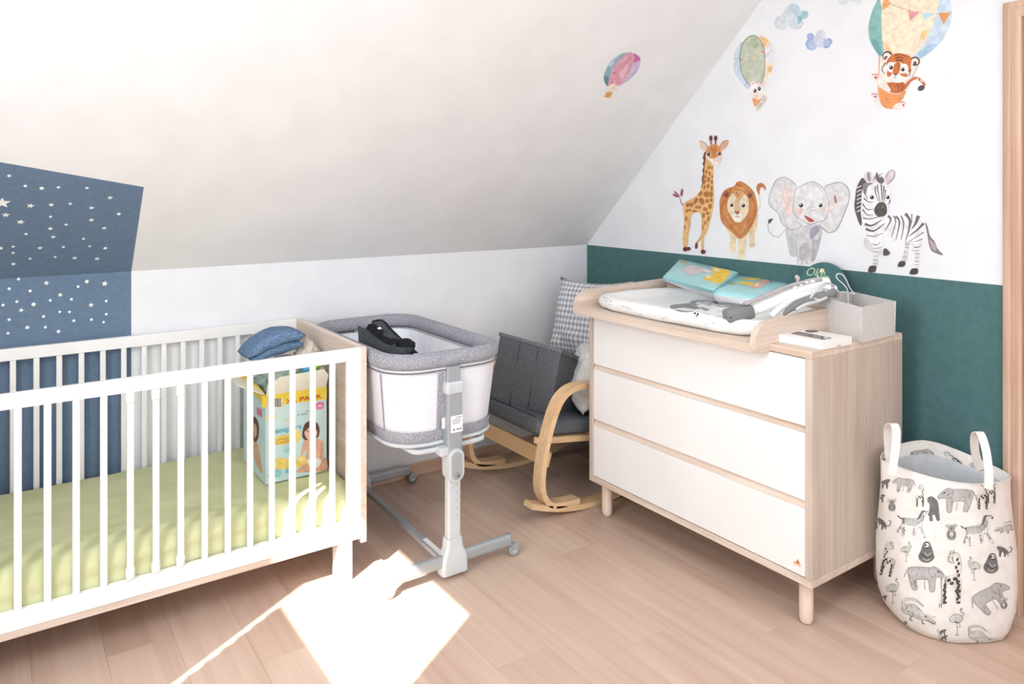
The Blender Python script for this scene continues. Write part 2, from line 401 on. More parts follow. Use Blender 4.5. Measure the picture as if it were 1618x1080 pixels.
# ================================================================== THE ROOM
XW, YK, KH, CH = 2.86, 3.335, 1.11, 2.6       # gable wall x, knee wall y, knee height, flat ceiling height
XL, YB = -1.0, -1.8
SL = .9786; YC = YK-(CH-KH)/SL
def sz(y): return KH+SL*(YK-y)
SN = Vector((0, -SL, -1)).normalized()        # inward normal of the sloping ceiling
SP = Vector((0, YK, KH))
E_B = .446
P1 = on_plane(227.3, 295.3, SP, SN); P2 = on_plane(0, 256, SP, SN)
kk = (P2.y-P1.y)/(P2.x-P1.x); P3 = Vector((XL, P2.y+kk*(XL-P2.x), 0)); P3.z = sz(P3.y)
floor = struct(box('floor', XL, XW+.2, YB, YK, -.12, -.008, M_SUB, None, 0))
LOC[floor.name] = Vector((0, 0, 0))
pw, pl = .192, 1.285
plank = None
x = .085-pw*6; c = 0
while x < XW+.2:
    yo = YB-[.2, .75, .35, 1.05, .55, .9][c % 6]
    while yo < YK:
        x0, x1, y0, y1 = max(x, XL)+.0003, min(x+pw, XW+.2)-.0003, max(yo, YB)+.0002, min(yo+pl, YK)-.0002
        if x1-x0 > .03 and y1-y0 > .03:
            full = abs(x1-x0-pw) < .003 and abs(y1-y0-pl) < .003
            if full and plank:
                p = plank.copy(); COL.objects.link(p); p.parent = floor; p.location = (x0, y0, 0)
            else:
                p = box('plank', 0, x1-x0, 0, y1-y0, -.008, 0, M_FLOOR, None, .0003); p.parent = floor; p.location = (x0, y0, 0)
                if full: plank = p
        yo += pl
    x += pw; c += 1
T = .12
def Yp(y, pts): return [(a, y, b) for a, b in pts]
def Xp(x, pts): return [(x, a, b) for a, b in pts]
struct(prism('wall_back', [Yp(YK, [(XL, 0), (E_B, 0), (E_B, KH), (XL, KH)]), Yp(YK, [(E_B, 0), (XW+T, 0), (XW+T, KH), (E_B, KH)])], (0, T, 0), [M_BLUE, M_WALL], mi=[0, 1]))
DY0, DY1, DZ = .20, 1.072, 2.03
struct(prism('wall_right', [Xp(XW, [(1.10, 0), (YK, 0), (YK, KH), (1.10, KH)]), Xp(XW, [(1.10, KH), (YK, KH), (YC, CH), (1.10, CH)]),
    Xp(XW, [(.17, DZ+.02), (1.10, DZ+.02), (1.10, CH), (.17, CH)]), Xp(XW, [(YB, 0), (.17, 0), (.17, KH), (YB, KH)]), Xp(XW, [(YB, KH), (.17, KH), (.17, CH), (YB, CH)])],
    (T, 0, 0), [M_GREEN, M_WALL], mi=[0, 1, 1, 0, 1]))
WY0, WY1, WZ0, WZ1 = .614, 1.454, .9, 2.588     # window opening in the left gable wall
struct(prism('wall_left', [Xp(XL, [(YB, 0), (WY0, 0), (WY0, CH), (YB, CH)]), Xp(XL, [(WY0, 0), (WY1, 0), (WY1, WZ0), (WY0, WZ0)]),
    Xp(XL, [(WY0, WZ1), (WY1, WZ1), (WY1, CH), (WY0, CH)]), Xp(XL, [(WY1, 0), (YK, 0), (YK, KH), (YC, CH), (WY1, CH)])], (-T, 0, 0), [M_WALL]))
struct(prism('wall_front', [Yp(YB, [(XL-T, 0), (XW+T, 0), (XW+T, CH), (XL-T, CH)])], (0, -T, 0), [M_WALL]))
struct(prism('ceiling', [[(XL-T, YB-T, CH), (XW+T, YB-T, CH), (XW+T, YC, CH), (XL-T, YC, CH)]], (0, 0, T), [M_SLOPE]))
blue = [(XL, YK, KH), (E_B, YK, KH), P1, P2, P3]
wht = [(E_B, YK, KH), (XW+T, YK, KH), (XW+T, YC, CH), (XL, YC, CH), P3, P2, P1]
struct(prism('ceiling_slope', [blue, wht], (0, .09, .10), [M_BLUE, M_SLOPE], mi=[0, 1]))
struct(box('baseboard_back', 1.14, XW, YK-.014, YK, 0, .066, M_BASEB, None, .003))
struct(box('baseboard_back', XL, 1.14, YK-.014, YK, 0, .066, M_BASEB, None, .003))
struct(box('baseboard_right', XW-.014, XW, 1.13, YK-.014, 0, .066, M_BASEB, None, .003))
# window frame and its pleated blind, pulled up from the sill
wf = root('window_1', (XL, 1.07, WZ0), '', '')
del wf['label']; del wf['category']; wf['kind'] = 'structure'
for nm, a in (('frame_side', (WY0-.05, WY0, WZ0-.05, WZ1+.05)), ('frame_side', (WY1, WY1+.05, WZ0-.05, WZ1+.05)), ('frame_rail', (WY0, WY1, WZ1, WZ1+.05)), ('frame_rail', (WY0, WY1, WZ0-.05, WZ0))):
    box(nm, XL-.03, XL+.012, a[0], a[1], a[2], a[3], M_WHITE, wf, .003)
pts = []; nz = 34; bt = 1.955
for i in range(nz+1): pts.append((XL-.02+(.008 if i % 2 else -.008), WZ0+(bt-WZ0)*i/nz))
mk('pleated_blind', [(x_, y_, z_) for y_ in (WY0, WY1-.036) for x_, z_ in pts], [(i, i+1, nz+2+i, nz+1+i) for i in range(nz)], M_BLIND, wf)
# door in the gable wall
dr = root('door_1', (XW, .636, 0), '', ''); del dr['label']; del dr['category']; dr['kind'] = 'structure'
aw = .057
prof = [(0, 0), (-.016, .0), (-.019, .006), (-.021, .018), (-.018, .024), (-.021, .032), (-.022, aw-.008), (-.018, aw), (0, aw)]
def arch(name, y0, s, z0, z1, par):
    vs = [(XW+a, y0+s*b, z0+(z1b*b)) for z1b in (0,) for a, b in prof]; n = len(prof)
    top = [(XW+a, y0+s*b, z1-b) for a, b in prof]
    return fixn(mk(name, vs+top, [tuple(range(n)), tuple(range(2*n-1, n-1, -1))]+[(i, (i+1) % n, n+(i+1) % n, n+i) for i in range(n)], M_DOORW, par))
FT = 2.083; FY1, FY0 = 1.128, .144
arch('architrave', FY1, -1, 0, FT, dr); arch('architrave', FY0, 1, 0, FT, dr)
n = len(prof)
vs = [(XW+a, FY1-b, FT-b) for a, b in prof]+[(XW+a, FY0+b, FT-b) for a, b in prof]
fixn(mk('architrave', vs, [tuple(range(n)), tuple(range(2*n-1, n-1, -1))]+[(i, (i+1) % n, n+(i+1) % n, n+i) for i in range(n)], M_DOORW, dr))
box('jamb', XW-.002, XW+.16, FY1-aw-.012, FY1-aw+.012, 0, FT-aw, M_JAMB, dr); box('jamb', XW-.002, XW+.16, FY0+aw-.012, FY0+aw+.012, 0, FT-aw, M_JAMB, dr)
box('jamb', XW-.002, XW+.16, FY0+aw, FY1-aw, FT-aw-.002, FT-aw+.02, M_JAMB, dr)
leaf = box('door_leaf', XW+.05, XW+.09, FY0+aw+.014, FY1-aw-.014, .006, FT-aw-.006, M_DOORW, dr, .003)
tube('door_handle', cr_spline([(XW+.05, .26, 1.03), (XW+.0, .26, 1.03), (XW-.008, .28, 1.03), (XW-.008, .37, 1.03)], 5), .009, M_CHROME, leaf)

# ================================================================== WALL STICKERS
WM = plane_map((XW, 0, 0), (-1, 0, 0)); KM = plane_map((0, YK, 0), (0, -1, 0)); SM_ = plane_map(SP, SN)
def sticker(name, label, off, sc, layers, mp=WM, group='animal and balloon wall stickers', **k):
    o = decal(name, off, sc, layers, mp, **k); tag(o, label, 'wall sticker', group)
    return o
# -- white stars and dots on the blue paint
def small(kind, off, sc, cx, cy, r, mp, axes, label, group, rot=0):
    o3, n_ = mp(off[0]+cx/sc, off[1]+cy/sc); e3, _ = mp(off[0]+(cx+r)/sc, off[1]+cy/sc)
    rad = max(abs(e3.x-o3.x), .004); U, V = axes
    pts2 = star2(0, 0, rad*1.15, rot) if kind == 'star' else ell(0, 0, rad, rad, 0, 16)
    m_ = len(pts2); vs = [o3+U*a-V*b+n_*.0004 for a, b in pts2]+[o3+U*a-V*b+n_*.0012 for a, b in pts2]
    tri = tessellate_polygon([[Vector((a, b, 0)) for a, b in pts2]])
    o = fixn(mk(kind+'_sticker', vs, [tuple(m_+i for i in t) for t in tri]+[tuple(t) for t in tri]+[(i, (i+1) % m_, m_+(i+1) % m_, m_+i) for i in range(m_)], M_STICK))
    tag(o, label, 'wall sticker', group)
AX_S = (Vector((1, 0, 0)), Vector((0, -1, SL)).normalized()); AX_K = (Vector((1, 0, 0)), Vector((0, 0, 1)))
small('star', (0, 240), 6, 20, 482, 78, SM_, AX_S, 'largest white star sticker, on the blue slope at the left edge', 'white stars on the blue slope')
for q in [(290, 508, 35, .3, 'medium white star sticker to the right of the largest star, at its height'), (55, 595, 36, .1, 'medium white star sticker directly below the largest star'), (195, 662, 36, .2, 'medium white star sticker, lowest of those around the largest star')]:
    small('star', (0, 240), 6, q[0], q[1], q[2], SM_, AX_S, q[4], 'white stars on the blue slope', q[3])
for q in [(505, 803, 24, .5, 'small white star below the column of three dots mid blue slope'), (868, 528, 25, .2, 'small white star directly above a bigger dot, right half of blue slope'),
          (1043, 432, 25, .1, 'small white star nearest the top right corner of the blue slope'), (988, 720, 23, .4, 'small white star near the right edge of the blue slope, halfway down'), (380, 908, 24, 0, 'small white star low on the blue slope, leftmost of the small stars'),
          (708, 1003, 24, .2, 'small white star just above the wall bend, left of two'), (920, 1010, 24, .3, 'small white star just above the wall bend, right of two')]:
    small('star', (0, 240), 6, q[0], q[1], q[2], SM_, AX_S, q[4], 'white stars on the blue slope', q[3])
for q in [(87, 224, 18), (240, 320, 18), (396, 342, 22), (554, 333, 17), (824, 340, 16), (486, 499, 21), (666, 489, 16), (479, 612, 16), (867, 643, 20), (1126, 586, 18), (627, 687, 16), (477, 725, 20), (247, 775, 16), (792, 821, 14), (125, 895, 16), (5, 910, 22), (124, 954, 15), (601, 899, 15), (851, 892, 14), (998, 910, 19), (285, 1009, 15), (523, 993, 14), (127, 1060, 20)]:
    small('dot', (0, 240), 6, q[0], q[1], q[2], SM_, AX_S, 'small white round dot sticker on the blue sloping ceiling', 'white dots on the blue slope')
for q in [(494, 248, 28, .1, 'white star just below the wall bend, left middle of upright blue wall'), (1115, 255, 33, .2, 'largest white star on the upright blue wall, at its top right'), (642, 375, 27, .35, 'white star at the centre of the upright blue wall'),
          (970, 483, 27, .1, 'white star below and left of the top right star, upright blue wall'), (226, 538, 28, .3, 'white star at the left of the upright blue wall beside its largest dot'), (291, 722, 28, .25, 'white star low at the left, above the crib rail'), (623, 764, 26, .2, 'lowest white star, just above the crib rail, middle of blue wall')]:
    small('star', (0, 410), 6.742, q[0], q[1], q[2], KM, AX_K, q[4], 'white stars on the blue knee wall', q[3])
for q in [(197, 207, 17), (98, 309, 18), (321, 332, 18), (832, 287, 16), (925, 233, 20), (535, 433, 16), (761, 422, 16), (180, 446, 17), (32, 483, 18), (358, 475, 23), (636, 555, 15), (740, 556, 15), (1131, 441, 15), (464, 604, 17), (97, 638, 18), (786, 649, 16), (974, 638, 16), (1131, 580, 15), (1103, 665, 15), (483, 719, 16), (85, 783, 17)]:
    small('dot', (0, 410), 6.742, q[0], q[1], q[2], KM, AX_K, 'small white round dot sticker on the upright blue wall above the crib rail', 'white dots on the blue knee wall')

def eye(x, y, r, iris='3A2A20'):
    return [('F6F1EA', ell(x, y, r*1.25, r)), (iris, ell(x, y, r*.95, r*.95)), ('17120F', ell(x, y, r*.6, r*.65)), ('FFFFFF', ell(x-r*.25, y-r*.3, r*.28, r*.28))]
# giraffe
L = []
L += [('9C5A66', stk([(160, 610), (135, 600), (118, 550)], 12, 5)), ('A8606A', ell(90, 535, 30, 11, .35)), ('B06A72', ell(95, 520, 30, 9, .75)), ('96525E', ell(135, 512, 11, 32, .15))]
L += [('C9A06E', sm([(300, 815), (270, 865), (240, 905), (248, 925), (275, 885), (305, 860)])), ('7A3A36', ell(248, 925, 12, 24, .1))]
L += [('D9B27C', sm([(195, 700), (205, 750), (190, 830), (180, 935), (165, 935), (170, 800), (165, 700)]))]
L += [('E6B878', sm([(330, 240), (378, 290), (380, 420), (384, 560), (376, 650), (352, 750), (330, 820), (310, 860), (303, 960), (288, 960), (285, 860), (288, 760), (280, 676), (225, 674), (198, 740), (180, 830), (178, 935), (150, 935), (143, 850), (152, 760), (150, 690), (143, 620), (165, 582), (225, 550), (272, 505), (296, 440), (308, 340), (312, 250)]))]
for q in [(345, 318, 12, 16, .2), (368, 320, 8, 14, 0), (326, 350, 10, 20, .1), (350, 362, 11, 18, 0), (370, 385, 8, 16, 0), (318, 390, 10, 18, .2), (342, 410, 13, 22, .1), (368, 430, 9, 18, 0), (313, 428, 10, 20, .3), (340, 460, 14, 18, 0), (312, 470, 11, 20, .3), (368, 478, 9, 20, 0), (328, 525, 26, 24, .2), (280, 520, 15, 24, .6), (364, 525, 13, 26, 0), (244, 575, 14, 28, .4), (290, 578, 20, 32, -.6), (333, 578, 14, 18, 0), (364, 570, 12, 14, 0), (208, 605, 22, 16, -.4), (318, 640, 20, 16, .2), (356, 618, 16, 22, .2), (180, 608, 12, 18, .3), (262, 625, 26, 12, .1), (195, 648, 16, 10, .2), (235, 655, 20, 9, 0), (175, 655, 10, 16, 0), (335, 672, 14, 14, .2), (305, 690, 13, 22, .1), (342, 715, 9, 24, .2), (318, 745, 8, 18, .2), (300, 780, 6, 22, 0), (170, 715, 10, 24, .2), (160, 780, 6, 20, 0)]:
    L.append(('B8703E', ell(q[0], q[1], q[2], q[3], q[4], 8)))
L += [('7C3F36', sm([(318, 190), (300, 240), (308, 262), (298, 290), (306, 310), (296, 340), (302, 365), (292, 400), (294, 440), (284, 480), (300, 450), (308, 380), (314, 300), (326, 230)]))]
L += [('EBD3BE', sm([(338, 180), (318, 130), (270, 112), (280, 158), (312, 188)])), ('6E4A3A', stk([(275, 112), (318, 128), (340, 165)], 4)), ('E0AE8C', sm([(425, 178), (448, 125), (500, 104), (490, 148), (450, 182)])), ('8A5A48', stk([(428, 160), (455, 118), (498, 104)], 4))]
L += [('A4694E', stk([(365, 140), (360, 100)], 14, 12)), ('6B3B38', ell(362, 90, 14, 22)), ('A4694E', stk([(398, 138), (400, 100)], 14, 12)), ('6B3B38', ell(400, 90, 13, 22))]
L += [('D98F58', sm([(340, 160), (380, 135), (425, 150), (445, 200), (440, 245), (415, 295), (385, 298), (355, 265), (325, 240), (325, 195)])), ('F2DFCF', sm([(325, 215), (345, 235), (380, 250), (430, 225), (445, 235), (425, 290), (400, 305), (378, 300), (355, 268), (328, 252)])), ('C27A45', sm([(365, 150), (385, 170), (400, 150), (410, 190), (385, 240), (362, 190)])), ('F3E4D8', ell(400, 275, 27, 28))]
L += eye(345, 212, 15)+eye(428, 208, 14)+[('6A4A40', ell(392, 260, 4, 3)), ('6A4A40', ell(412, 260, 4, 3))]
L += [('6B2F2C', ell(165, 950, 19, 18)), ('6B2F2C', ell(192, 946, 15, 14)), ('6B2F2C', ell(303, 970, 19, 18))]
sticker('giraffe_sticker', 'young giraffe sticker with a pink bow on its tail, above the changing dresser', (1050, 200), 4.912, L)
# lion
L = [('E7D4B8', stk([(720, 660), (742, 610), (740, 560), (735, 500)], 8, 14)), ('C57A48', sm([(735, 530), (715, 490), (720, 450), (755, 436), (785, 465), (783, 495), (765, 470), (745, 480)]))]
L += [('E3C9A2', sm([(655, 740), (720, 660), (722, 760), (700, 830), (700, 900), (665, 900), (655, 820)])), ('E0CBAE', ell(680, 918, 28, 18)), ('EAD3AE', sm([(480, 760), (650, 760), (640, 860), (625, 980), (575, 985), (572, 880), (555, 880), (550, 945), (508, 945), (512, 860)])), ('EEDDC2', ell(528, 958, 30, 20)), ('EEDDC2', ell(598, 1006, 32, 24))]
L += [('C8824C', sm([(595, 424), (640, 450), (690, 500), (715, 570), (722, 650), (700, 730), (650, 820), (590, 872), (540, 835), (480, 780), (440, 730), (428, 640), (432, 560), (470, 490), (540, 460), (560, 432)], 7))]
for q in [((470, 560), (440, 640), (465, 720)), ((500, 760), (560, 830), (590, 860)), ((650, 790), (690, 720), (705, 640)), ((560, 440), (590, 460), (630, 450)), ((520, 480), (490, 540), (470, 600)), ((660, 520), (700, 590), (705, 660)), ((610, 780), (640, 760), (660, 700)), ((530, 770), (520, 730), (490, 700))]:
    L.append(('A95F33', stk(q, 10, 3)))
for q in [((480, 660), (500, 720), (560, 790)), ((640, 740), (610, 800), (590, 830)), ((560, 470), (600, 480), (640, 490))]: L.append(('DDA068', stk(q, 12, 4)))
L += [('A9623C', ell(478, 525, 28, 30)), ('7A4230', ell(482, 530, 15, 17)), ('B4744C', ell(668, 528, 28, 30)), ('7A4230', ell(664, 534, 15, 17))]
L += [('EBD6B6', sm([(500, 560), (540, 510), (600, 505), (650, 560), (655, 640), (630, 700), (580, 742), (535, 715), (490, 640)])), ('D9A36C', sm([(535, 510), (570, 495), (620, 515), (595, 560), (565, 560)])), ('8A4B2C', stk([(555, 505), (570, 525), (560, 550)], 7, 2)), ('D7B890', sm([(550, 570), (580, 565), (590, 650), (545, 650)])), ('F2E8DA', sm([(530, 680), (565, 668), (605, 680), (600, 725), (570, 742), (540, 728)]))]
L += eye(523, 608, 15)+eye(614, 612, 15)+[('9C5A48', sm([(546, 658), (586, 658), (568, 680)])), ('6A3A34', stk([(566, 678), (566, 696)], 3)), ('6A3A34', stk([(545, 696), (566, 700), (590, 696)], 4, 3))]
sticker('lion_sticker', 'lion cub sticker with a full orange mane, between giraffe and elephant', (1050, 200), 4.912, L)
# elephant
L = [('A6A2A6', stk([(280, 680), (230, 745), (185, 772), (120, 735), (92, 670), (98, 610)], 6, 8)), ('55525A', sm([(95, 620), (98, 585), (145, 575), (130, 605), (108, 628)]))]
L += [('C9C5C7', sm([(280, 690), (330, 680), (400, 720), (400, 960), (330, 965), (300, 840)])), ('BBB7BA', sm([(560, 760), (665, 690), (650, 820), (600, 1000), (560, 1010)])), ('D3CFCF', sm([(385, 700), (450, 650), (640, 640), (668, 700), (620, 800), (575, 800), (565, 900), (560, 1040), (500, 1060), (410, 1055), (405, 900), (380, 780)], 7)), ('C3B7B8', sm([(440, 860), (520, 830), (550, 930), (500, 1010), (430, 1000)])), ('A9A0B2', sm([(540, 690), (620, 650), (640, 700), (570, 790), (540, 780)]))]
L += [('F0EDE8', ell(430, 1045, 16, 16)), ('F0EDE8', ell(480, 1052, 16, 14)), ('F0EDE8', ell(535, 1040, 14, 14)), ('8F8B90', stk([(400, 740), (392, 840), (404, 960), (410, 1050)], 4)), ('8F8B90', stk([(575, 800), (565, 900), (560, 1030)], 4))]
L += [('A9A5A8', sm([(400, 260), (360, 180), (270, 132), (180, 160), (132, 250), (100, 350), (112, 440), (200, 520), (228, 610), (300, 680), (360, 695), (460, 640), (400, 560)], 7)), ('DEDADA', sm([(398, 270), (355, 190), (270, 140), (188, 165), (140, 255), (108, 350), (120, 435), (208, 515), (238, 605), (300, 670), (360, 685), (450, 636), (390, 540)], 7)), ('EBD5D0', sm([(250, 240), (330, 260), (360, 400), (330, 560), (280, 520), (230, 380)]))]
L += [('A9A5A8', sm([(690, 262), (770, 200), (880, 188), (955, 260), (965, 350), (930, 470), (860, 640), (810, 710), (735, 728), (680, 690), (640, 640), (720, 540)], 7)), ('DEDADA', sm([(700, 270), (775, 210), (875, 198), (945, 265), (955, 350), (920, 465), (850, 635), (800, 702), (738, 718), (690, 680), (650, 635), (730, 540)], 7)), ('E9D3CF', sm([(780, 320), (850, 330), (880, 380), (810, 440), (760, 520), (745, 430)])), ('8A8088', sm([(795, 345), (812, 325), (828, 400), (810, 410)]))]
L += [('B5B1B4', sm([(390, 260), (480, 205), (560, 180), (640, 205), (700, 270), (735, 360), (745, 480), (700, 590), (620, 620), (540, 640), (450, 600), (375, 530), (356, 450), (370, 340)], 7)), ('E4E1E0', sm([(398, 265), (480, 213), (560, 188), (636, 213), (692, 275), (727, 360), (736, 480), (692, 580), (620, 610), (540, 628), (455, 592), (383, 525), (366, 450), (380, 340)], 7))]
L += [('EFC9BE', ell(425, 490, 40, 30)), ('EBCFC8', ell(690, 480, 30, 28)), ('EFDBD5', sm([(470, 560), (540, 625), (600, 600), (560, 560)])), ('C6C3C6', stk([(500, 490), (530, 460), (580, 448), (620, 470)], 8, 5)), ('B0ADB2', stk([(540, 500), (570, 480), (620, 490), (650, 500)], 6, 4)), ('B24E52', sm([(480, 545), (505, 548), (585, 598), (560, 612), (530, 608), (505, 580)])), ('4A3838', stk([(482, 545), (520, 560), (580, 598)], 8, 3))]
L += eye(447, 434, 24, '3E3A3C')+eye(655, 434, 22, '3E3A3C')
for q in [((560, 205), (575, 180), (600, 172)), ((600, 215), (630, 235), (640, 260)), ((580, 210), (610, 205), (630, 225))]: L.append(('A8A5AA', stk(q, 5, 2)))
sticker('elephant_sticker', 'baby elephant sticker with big pinkish ears above the green sign', (1200, 260), 6.75, L)
# zebra
L = [('7E7378', sm([(710, 555), (735, 600), (755, 680), (800, 740), (825, 800), (878, 862), (820, 850), (770, 820), (745, 760), (735, 690), (720, 610)])), ('B9A2A4', sm([(750, 720), (800, 760), (815, 820), (770, 800)]))]
L += [('DAD6D8', sm([(525, 700), (575, 720), (560, 800), (545, 915), (500, 915), (525, 800)])), ('E9E5E6', sm([(590, 640), (700, 600), (690, 720), (665, 850), (660, 990), (612, 990), (622, 860), (585, 760)])), ('DAD6D8', sm([(155, 700), (240, 720), (240, 800), (330, 815), (335, 860), (290, 858), (200, 825), (155, 795)])), ('E6E2E4', sm([(200, 700), (320, 680), (300, 800), (285, 870), (275, 960), (225, 960), (240, 860), (225, 780)]))]
L += [('EFECED', sm([(120, 480), (160, 640), (230, 780), (300, 790), (330, 700), (420, 735), (530, 730), (560, 750), (620, 770), (690, 720), (715, 600), (690, 540), (640, 490), (560, 474), (480, 495), (380, 495), (350, 420), (200, 400)], 7))]
for q, a, b in [([(140, 520), (200, 530), (320, 500)], 12, 5), ([(155, 575), (220, 590), (310, 540)], 26, 8), ([(165, 620), (240, 640), (340, 570)], 24, 7), ([(175, 680), (240, 690), (320, 660)], 10, 5), ([(370, 500), (395, 540), (340, 640)], 26, 5), ([(420, 500), (440, 560), (400, 700)], 14, 6), ([(440, 505), (475, 560), (445, 720)], 22, 6), ([(490, 500), (515, 580), (490, 725)], 14, 6), ([(530, 480), (570, 540), (560, 640), (530, 730)], 30, 6), ([(590, 485), (585, 560), (570, 620)], 12, 4), ([(650, 500), (625, 570), (590, 620)], 40, 6), ([(700, 570), (640, 630), (560, 690)], 26, 5), ([(700, 650), (640, 690), (560, 740)], 10, 4), ([(690, 710), (650, 730), (600, 740)], 8, 4), ([(230, 760), (270, 770), (300, 740)], 9, 4), ([(235, 800), (270, 800), (320, 790)], 6, 3), ([(610, 790), (650, 790), (680, 770)], 9, 4)]:
    L.append(('6F6468', stk(q, a, b)))
for x0, y0, x1, y1 in [(590, 820, 660, 815), (618, 850, 668, 850), (620, 885, 660, 885), (618, 920, 660, 918), (616, 950, 658, 950), (530, 760, 572, 765), (525, 790, 565, 795), (515, 830, 560, 835), (505, 875, 550, 880), (240, 830, 290, 825), (240, 870, 285, 870), (235, 905, 280, 905), (230, 940, 278, 940)]:
    L.append(('9B9096', stk([(x0, y0), ((x0+x1)/2, y0+3), (x1, y1)], 7, 4)))
L += [('4A4246', sm([(205, 965), (262, 962), (258, 1005), (240, 1020), (188, 1016)])), ('4A4246', sm([(480, 922), (530, 922), (520, 965), (462, 968)])), ('4A4246', sm([(590, 990), (645, 988), (640, 1035), (572, 1038)])), ('5A5256', sm([(330, 815), (352, 800), (390, 840), (375, 862), (330, 866)]))]
L += [('F0EDEE', sm([(150, 190), (240, 180), (340, 190), (385, 250), (398, 320), (385, 400), (362, 490), (300, 505), (250, 500), (190, 500), (130, 470), (125, 300)], 7)), ('5B5155', sm([(135, 150), (160, 175), (172, 200), (135, 260), (125, 380), (118, 460), (130, 560), (118, 590), (90, 530), (62, 420), (70, 330), (80, 250), (105, 190)], 6))]
for yy in (225, 262, 298, 335, 370, 408, 445): L.append(('E6E2E3', stk([(85, yy+20), (108, yy+6), (128, yy)], 9, 7)))
L += [('8F8088', sm([(150, 200), (235, 200), (190, 230), (165, 300), (145, 290), (140, 240)])), ('D9D2D4', sm([(165, 95), (200, 88), (235, 130), (245, 190), (180, 190), (152, 140)])), ('8C8284', sm([(180, 110), (205, 110), (210, 180), (185, 170)])), ('D0C6C8', sm([(345, 190), (350, 120), (400, 78), (432, 100), (425, 150), (360, 212)])), ('8C8284', stk([(350, 150), (395, 82), (430, 95), (425, 150), (365, 210)], 6)), ('E0C6C6', sm([(368, 150), (400, 105), (412, 130), (375, 190)]))]
L += [('6A6064', sm([(270, 100), (262, 150), (280, 190), (320, 205), (335, 170), (310, 140), (290, 150)])), ('5A5054', stk([(245, 170), (258, 130), (275, 95)], 7, 3)), ('70666A', stk([(280, 150), (300, 120), (325, 110)], 6, 3))]
for q in [[(255, 230), (262, 300), (290, 370)], [(275, 215), (285, 300), (300, 365)], [(310, 210), (315, 300), (318, 360)], [(335, 225), (330, 300), (325, 360)], [(350, 260), (345, 320), (335, 370)], [(150, 340), (190, 370), (235, 375)], [(140, 390), (180, 440), (240, 440)], [(140, 440), (180, 490), (240, 490)], [(170, 260), (165, 300), (185, 350)], [(390, 350), (385, 380), (365, 400)]]:
    L.append(('6E6468', stk(q, 12, 4)))
L += [('55504C', sm([(275, 390), (300, 375), (340, 380), (362, 420), (360, 480), (325, 506), (280, 505), (248, 470), (248, 430)])), ('8A8078', ell(325, 418, 8, 7)), ('2E2A2A', ell(270, 455, 7, 10)), ('2E2A2A', ell(342, 462, 6, 10))]
L += eye(225, 330, 20, '2E2A2A')+eye(372, 330, 18, '2E2A2A')
sticker('zebra_sticker', 'zebra foal sticker with one raised foreleg, rightmost of the standing animals', (1340, 255), 5.838, L)
# balloon with tiger
L = [('86B9B4', sm([(200, -60), (120, 60), (75, 200), (70, 290), (90, 380), (150, 480), (185, 500), (260, 300), (300, -60)], 6)), ('6FA5A6', sm([(95, 370), (130, 355), (180, 420), (200, 500), (150, 475)])), ('C9DAE9', sm([(600, -60), (760, -60), (815, 80), (815, 170), (770, 300), (700, 400), (600, 490), (500, 540), (480, 480), (640, 250)], 6)), ('A9C6DE', sm([(690, 400), (600, 480), (510, 525), (530, 460), (620, 400)]))]
L += [('F3E2C6', sm([(220, -60), (190, 100), (185, 220), (195, 360), (215, 450), (330, 500), (480, 490), (560, 400), (640, 250), (675, 120), (670, -60)], 7)), ('F0C98E', ell(565, 312, 28, 48, .4)), ('F5CFA0', sm([(200, 380), (240, 400), (290, 480), (215, 450)]))]
L += [('C9B77E', stk([(200, -10), (290, 45), (430, 90), (560, 115), (700, 122), (815, 110)], 6)), ('E8A870', sm([(215, -10), (275, 30), (192, 90)], 2)), ('E39AA2', [(428, 88), (525, 112), (440, 192)]), ('B9D3DC', [(552, 112), (660, 118), (580, 185)]), ('E8985C', [(697, 118), (812, 110), (745, 218)])]
L += [('E8A06E', [(165, 500), (175, 500), (165, 800), (155, 800)]), ('D9B08C', [(510, 590), (518, 592), (420, 800), (412, 796)]), ('F3E4D4', [(178, 510), (510, 560), (412, 800), (160, 780)]), ('E9965A', sm([(158, 790), (250, 830), (330, 845), (410, 810), (370, 900), (330, 970), (200, 955)], 4)), ('DB8248', stk([(170, 860), (260, 890), (390, 880)], 6))]
L += [('C06A44', stk([(395, 800), (430, 740), (500, 700), (560, 740), (575, 770)], 20, 26)), ('F2E2D2', stk([(510, 700), (515, 735)], 12)), ('F2E2D2', stk([(535, 715), (560, 735)], 10)), ('4E4A54', ell(545, 790, 34, 24, -.5))]
L += [('C4683E', sm([(180, 700), (230, 740), (330, 735), (395, 745), (400, 800), (340, 835), (260, 820)])), ('8A4630', stk([(330, 745), (345, 780), (335, 825)], 6)), ('8A4630', stk([(365, 745), (380, 780), (372, 815)], 6)), ('F1E6DC', sm([(150, 690), (200, 700), (250, 770), (270, 815), (210, 800), (150, 740)]))]
for px_, py_ in ((132, 690), (127, 865), (375, 940)):
    L += [('F1E6DC', ell(px_, py_, 34, 32)), ('C5727A', ell(px_+6, py_+6, 17, 14))]+[('C5727A', ell(px_-24+16*i, py_-18-5*(i in (1, 2)), 6, 7)) for i in range(4)]
L += [('F1E6DC', sm([(110, 890), (150, 880), (185, 950), (150, 962)])), ('F1E6DC', sm([(290, 960), (350, 920), (380, 960), (320, 982)]))]
L += [('5A3A34', ell(243, 502, 46, 44)), ('F1E4DA', ell(240, 505, 34, 32)), ('5A3A34', ell(490, 550, 44, 42)), ('F1E4DA', ell(490, 552, 32, 30)), ('6A4A44', ell(232, 520, 16, 18)), ('6A4A44', ell(490, 568, 16, 18))]
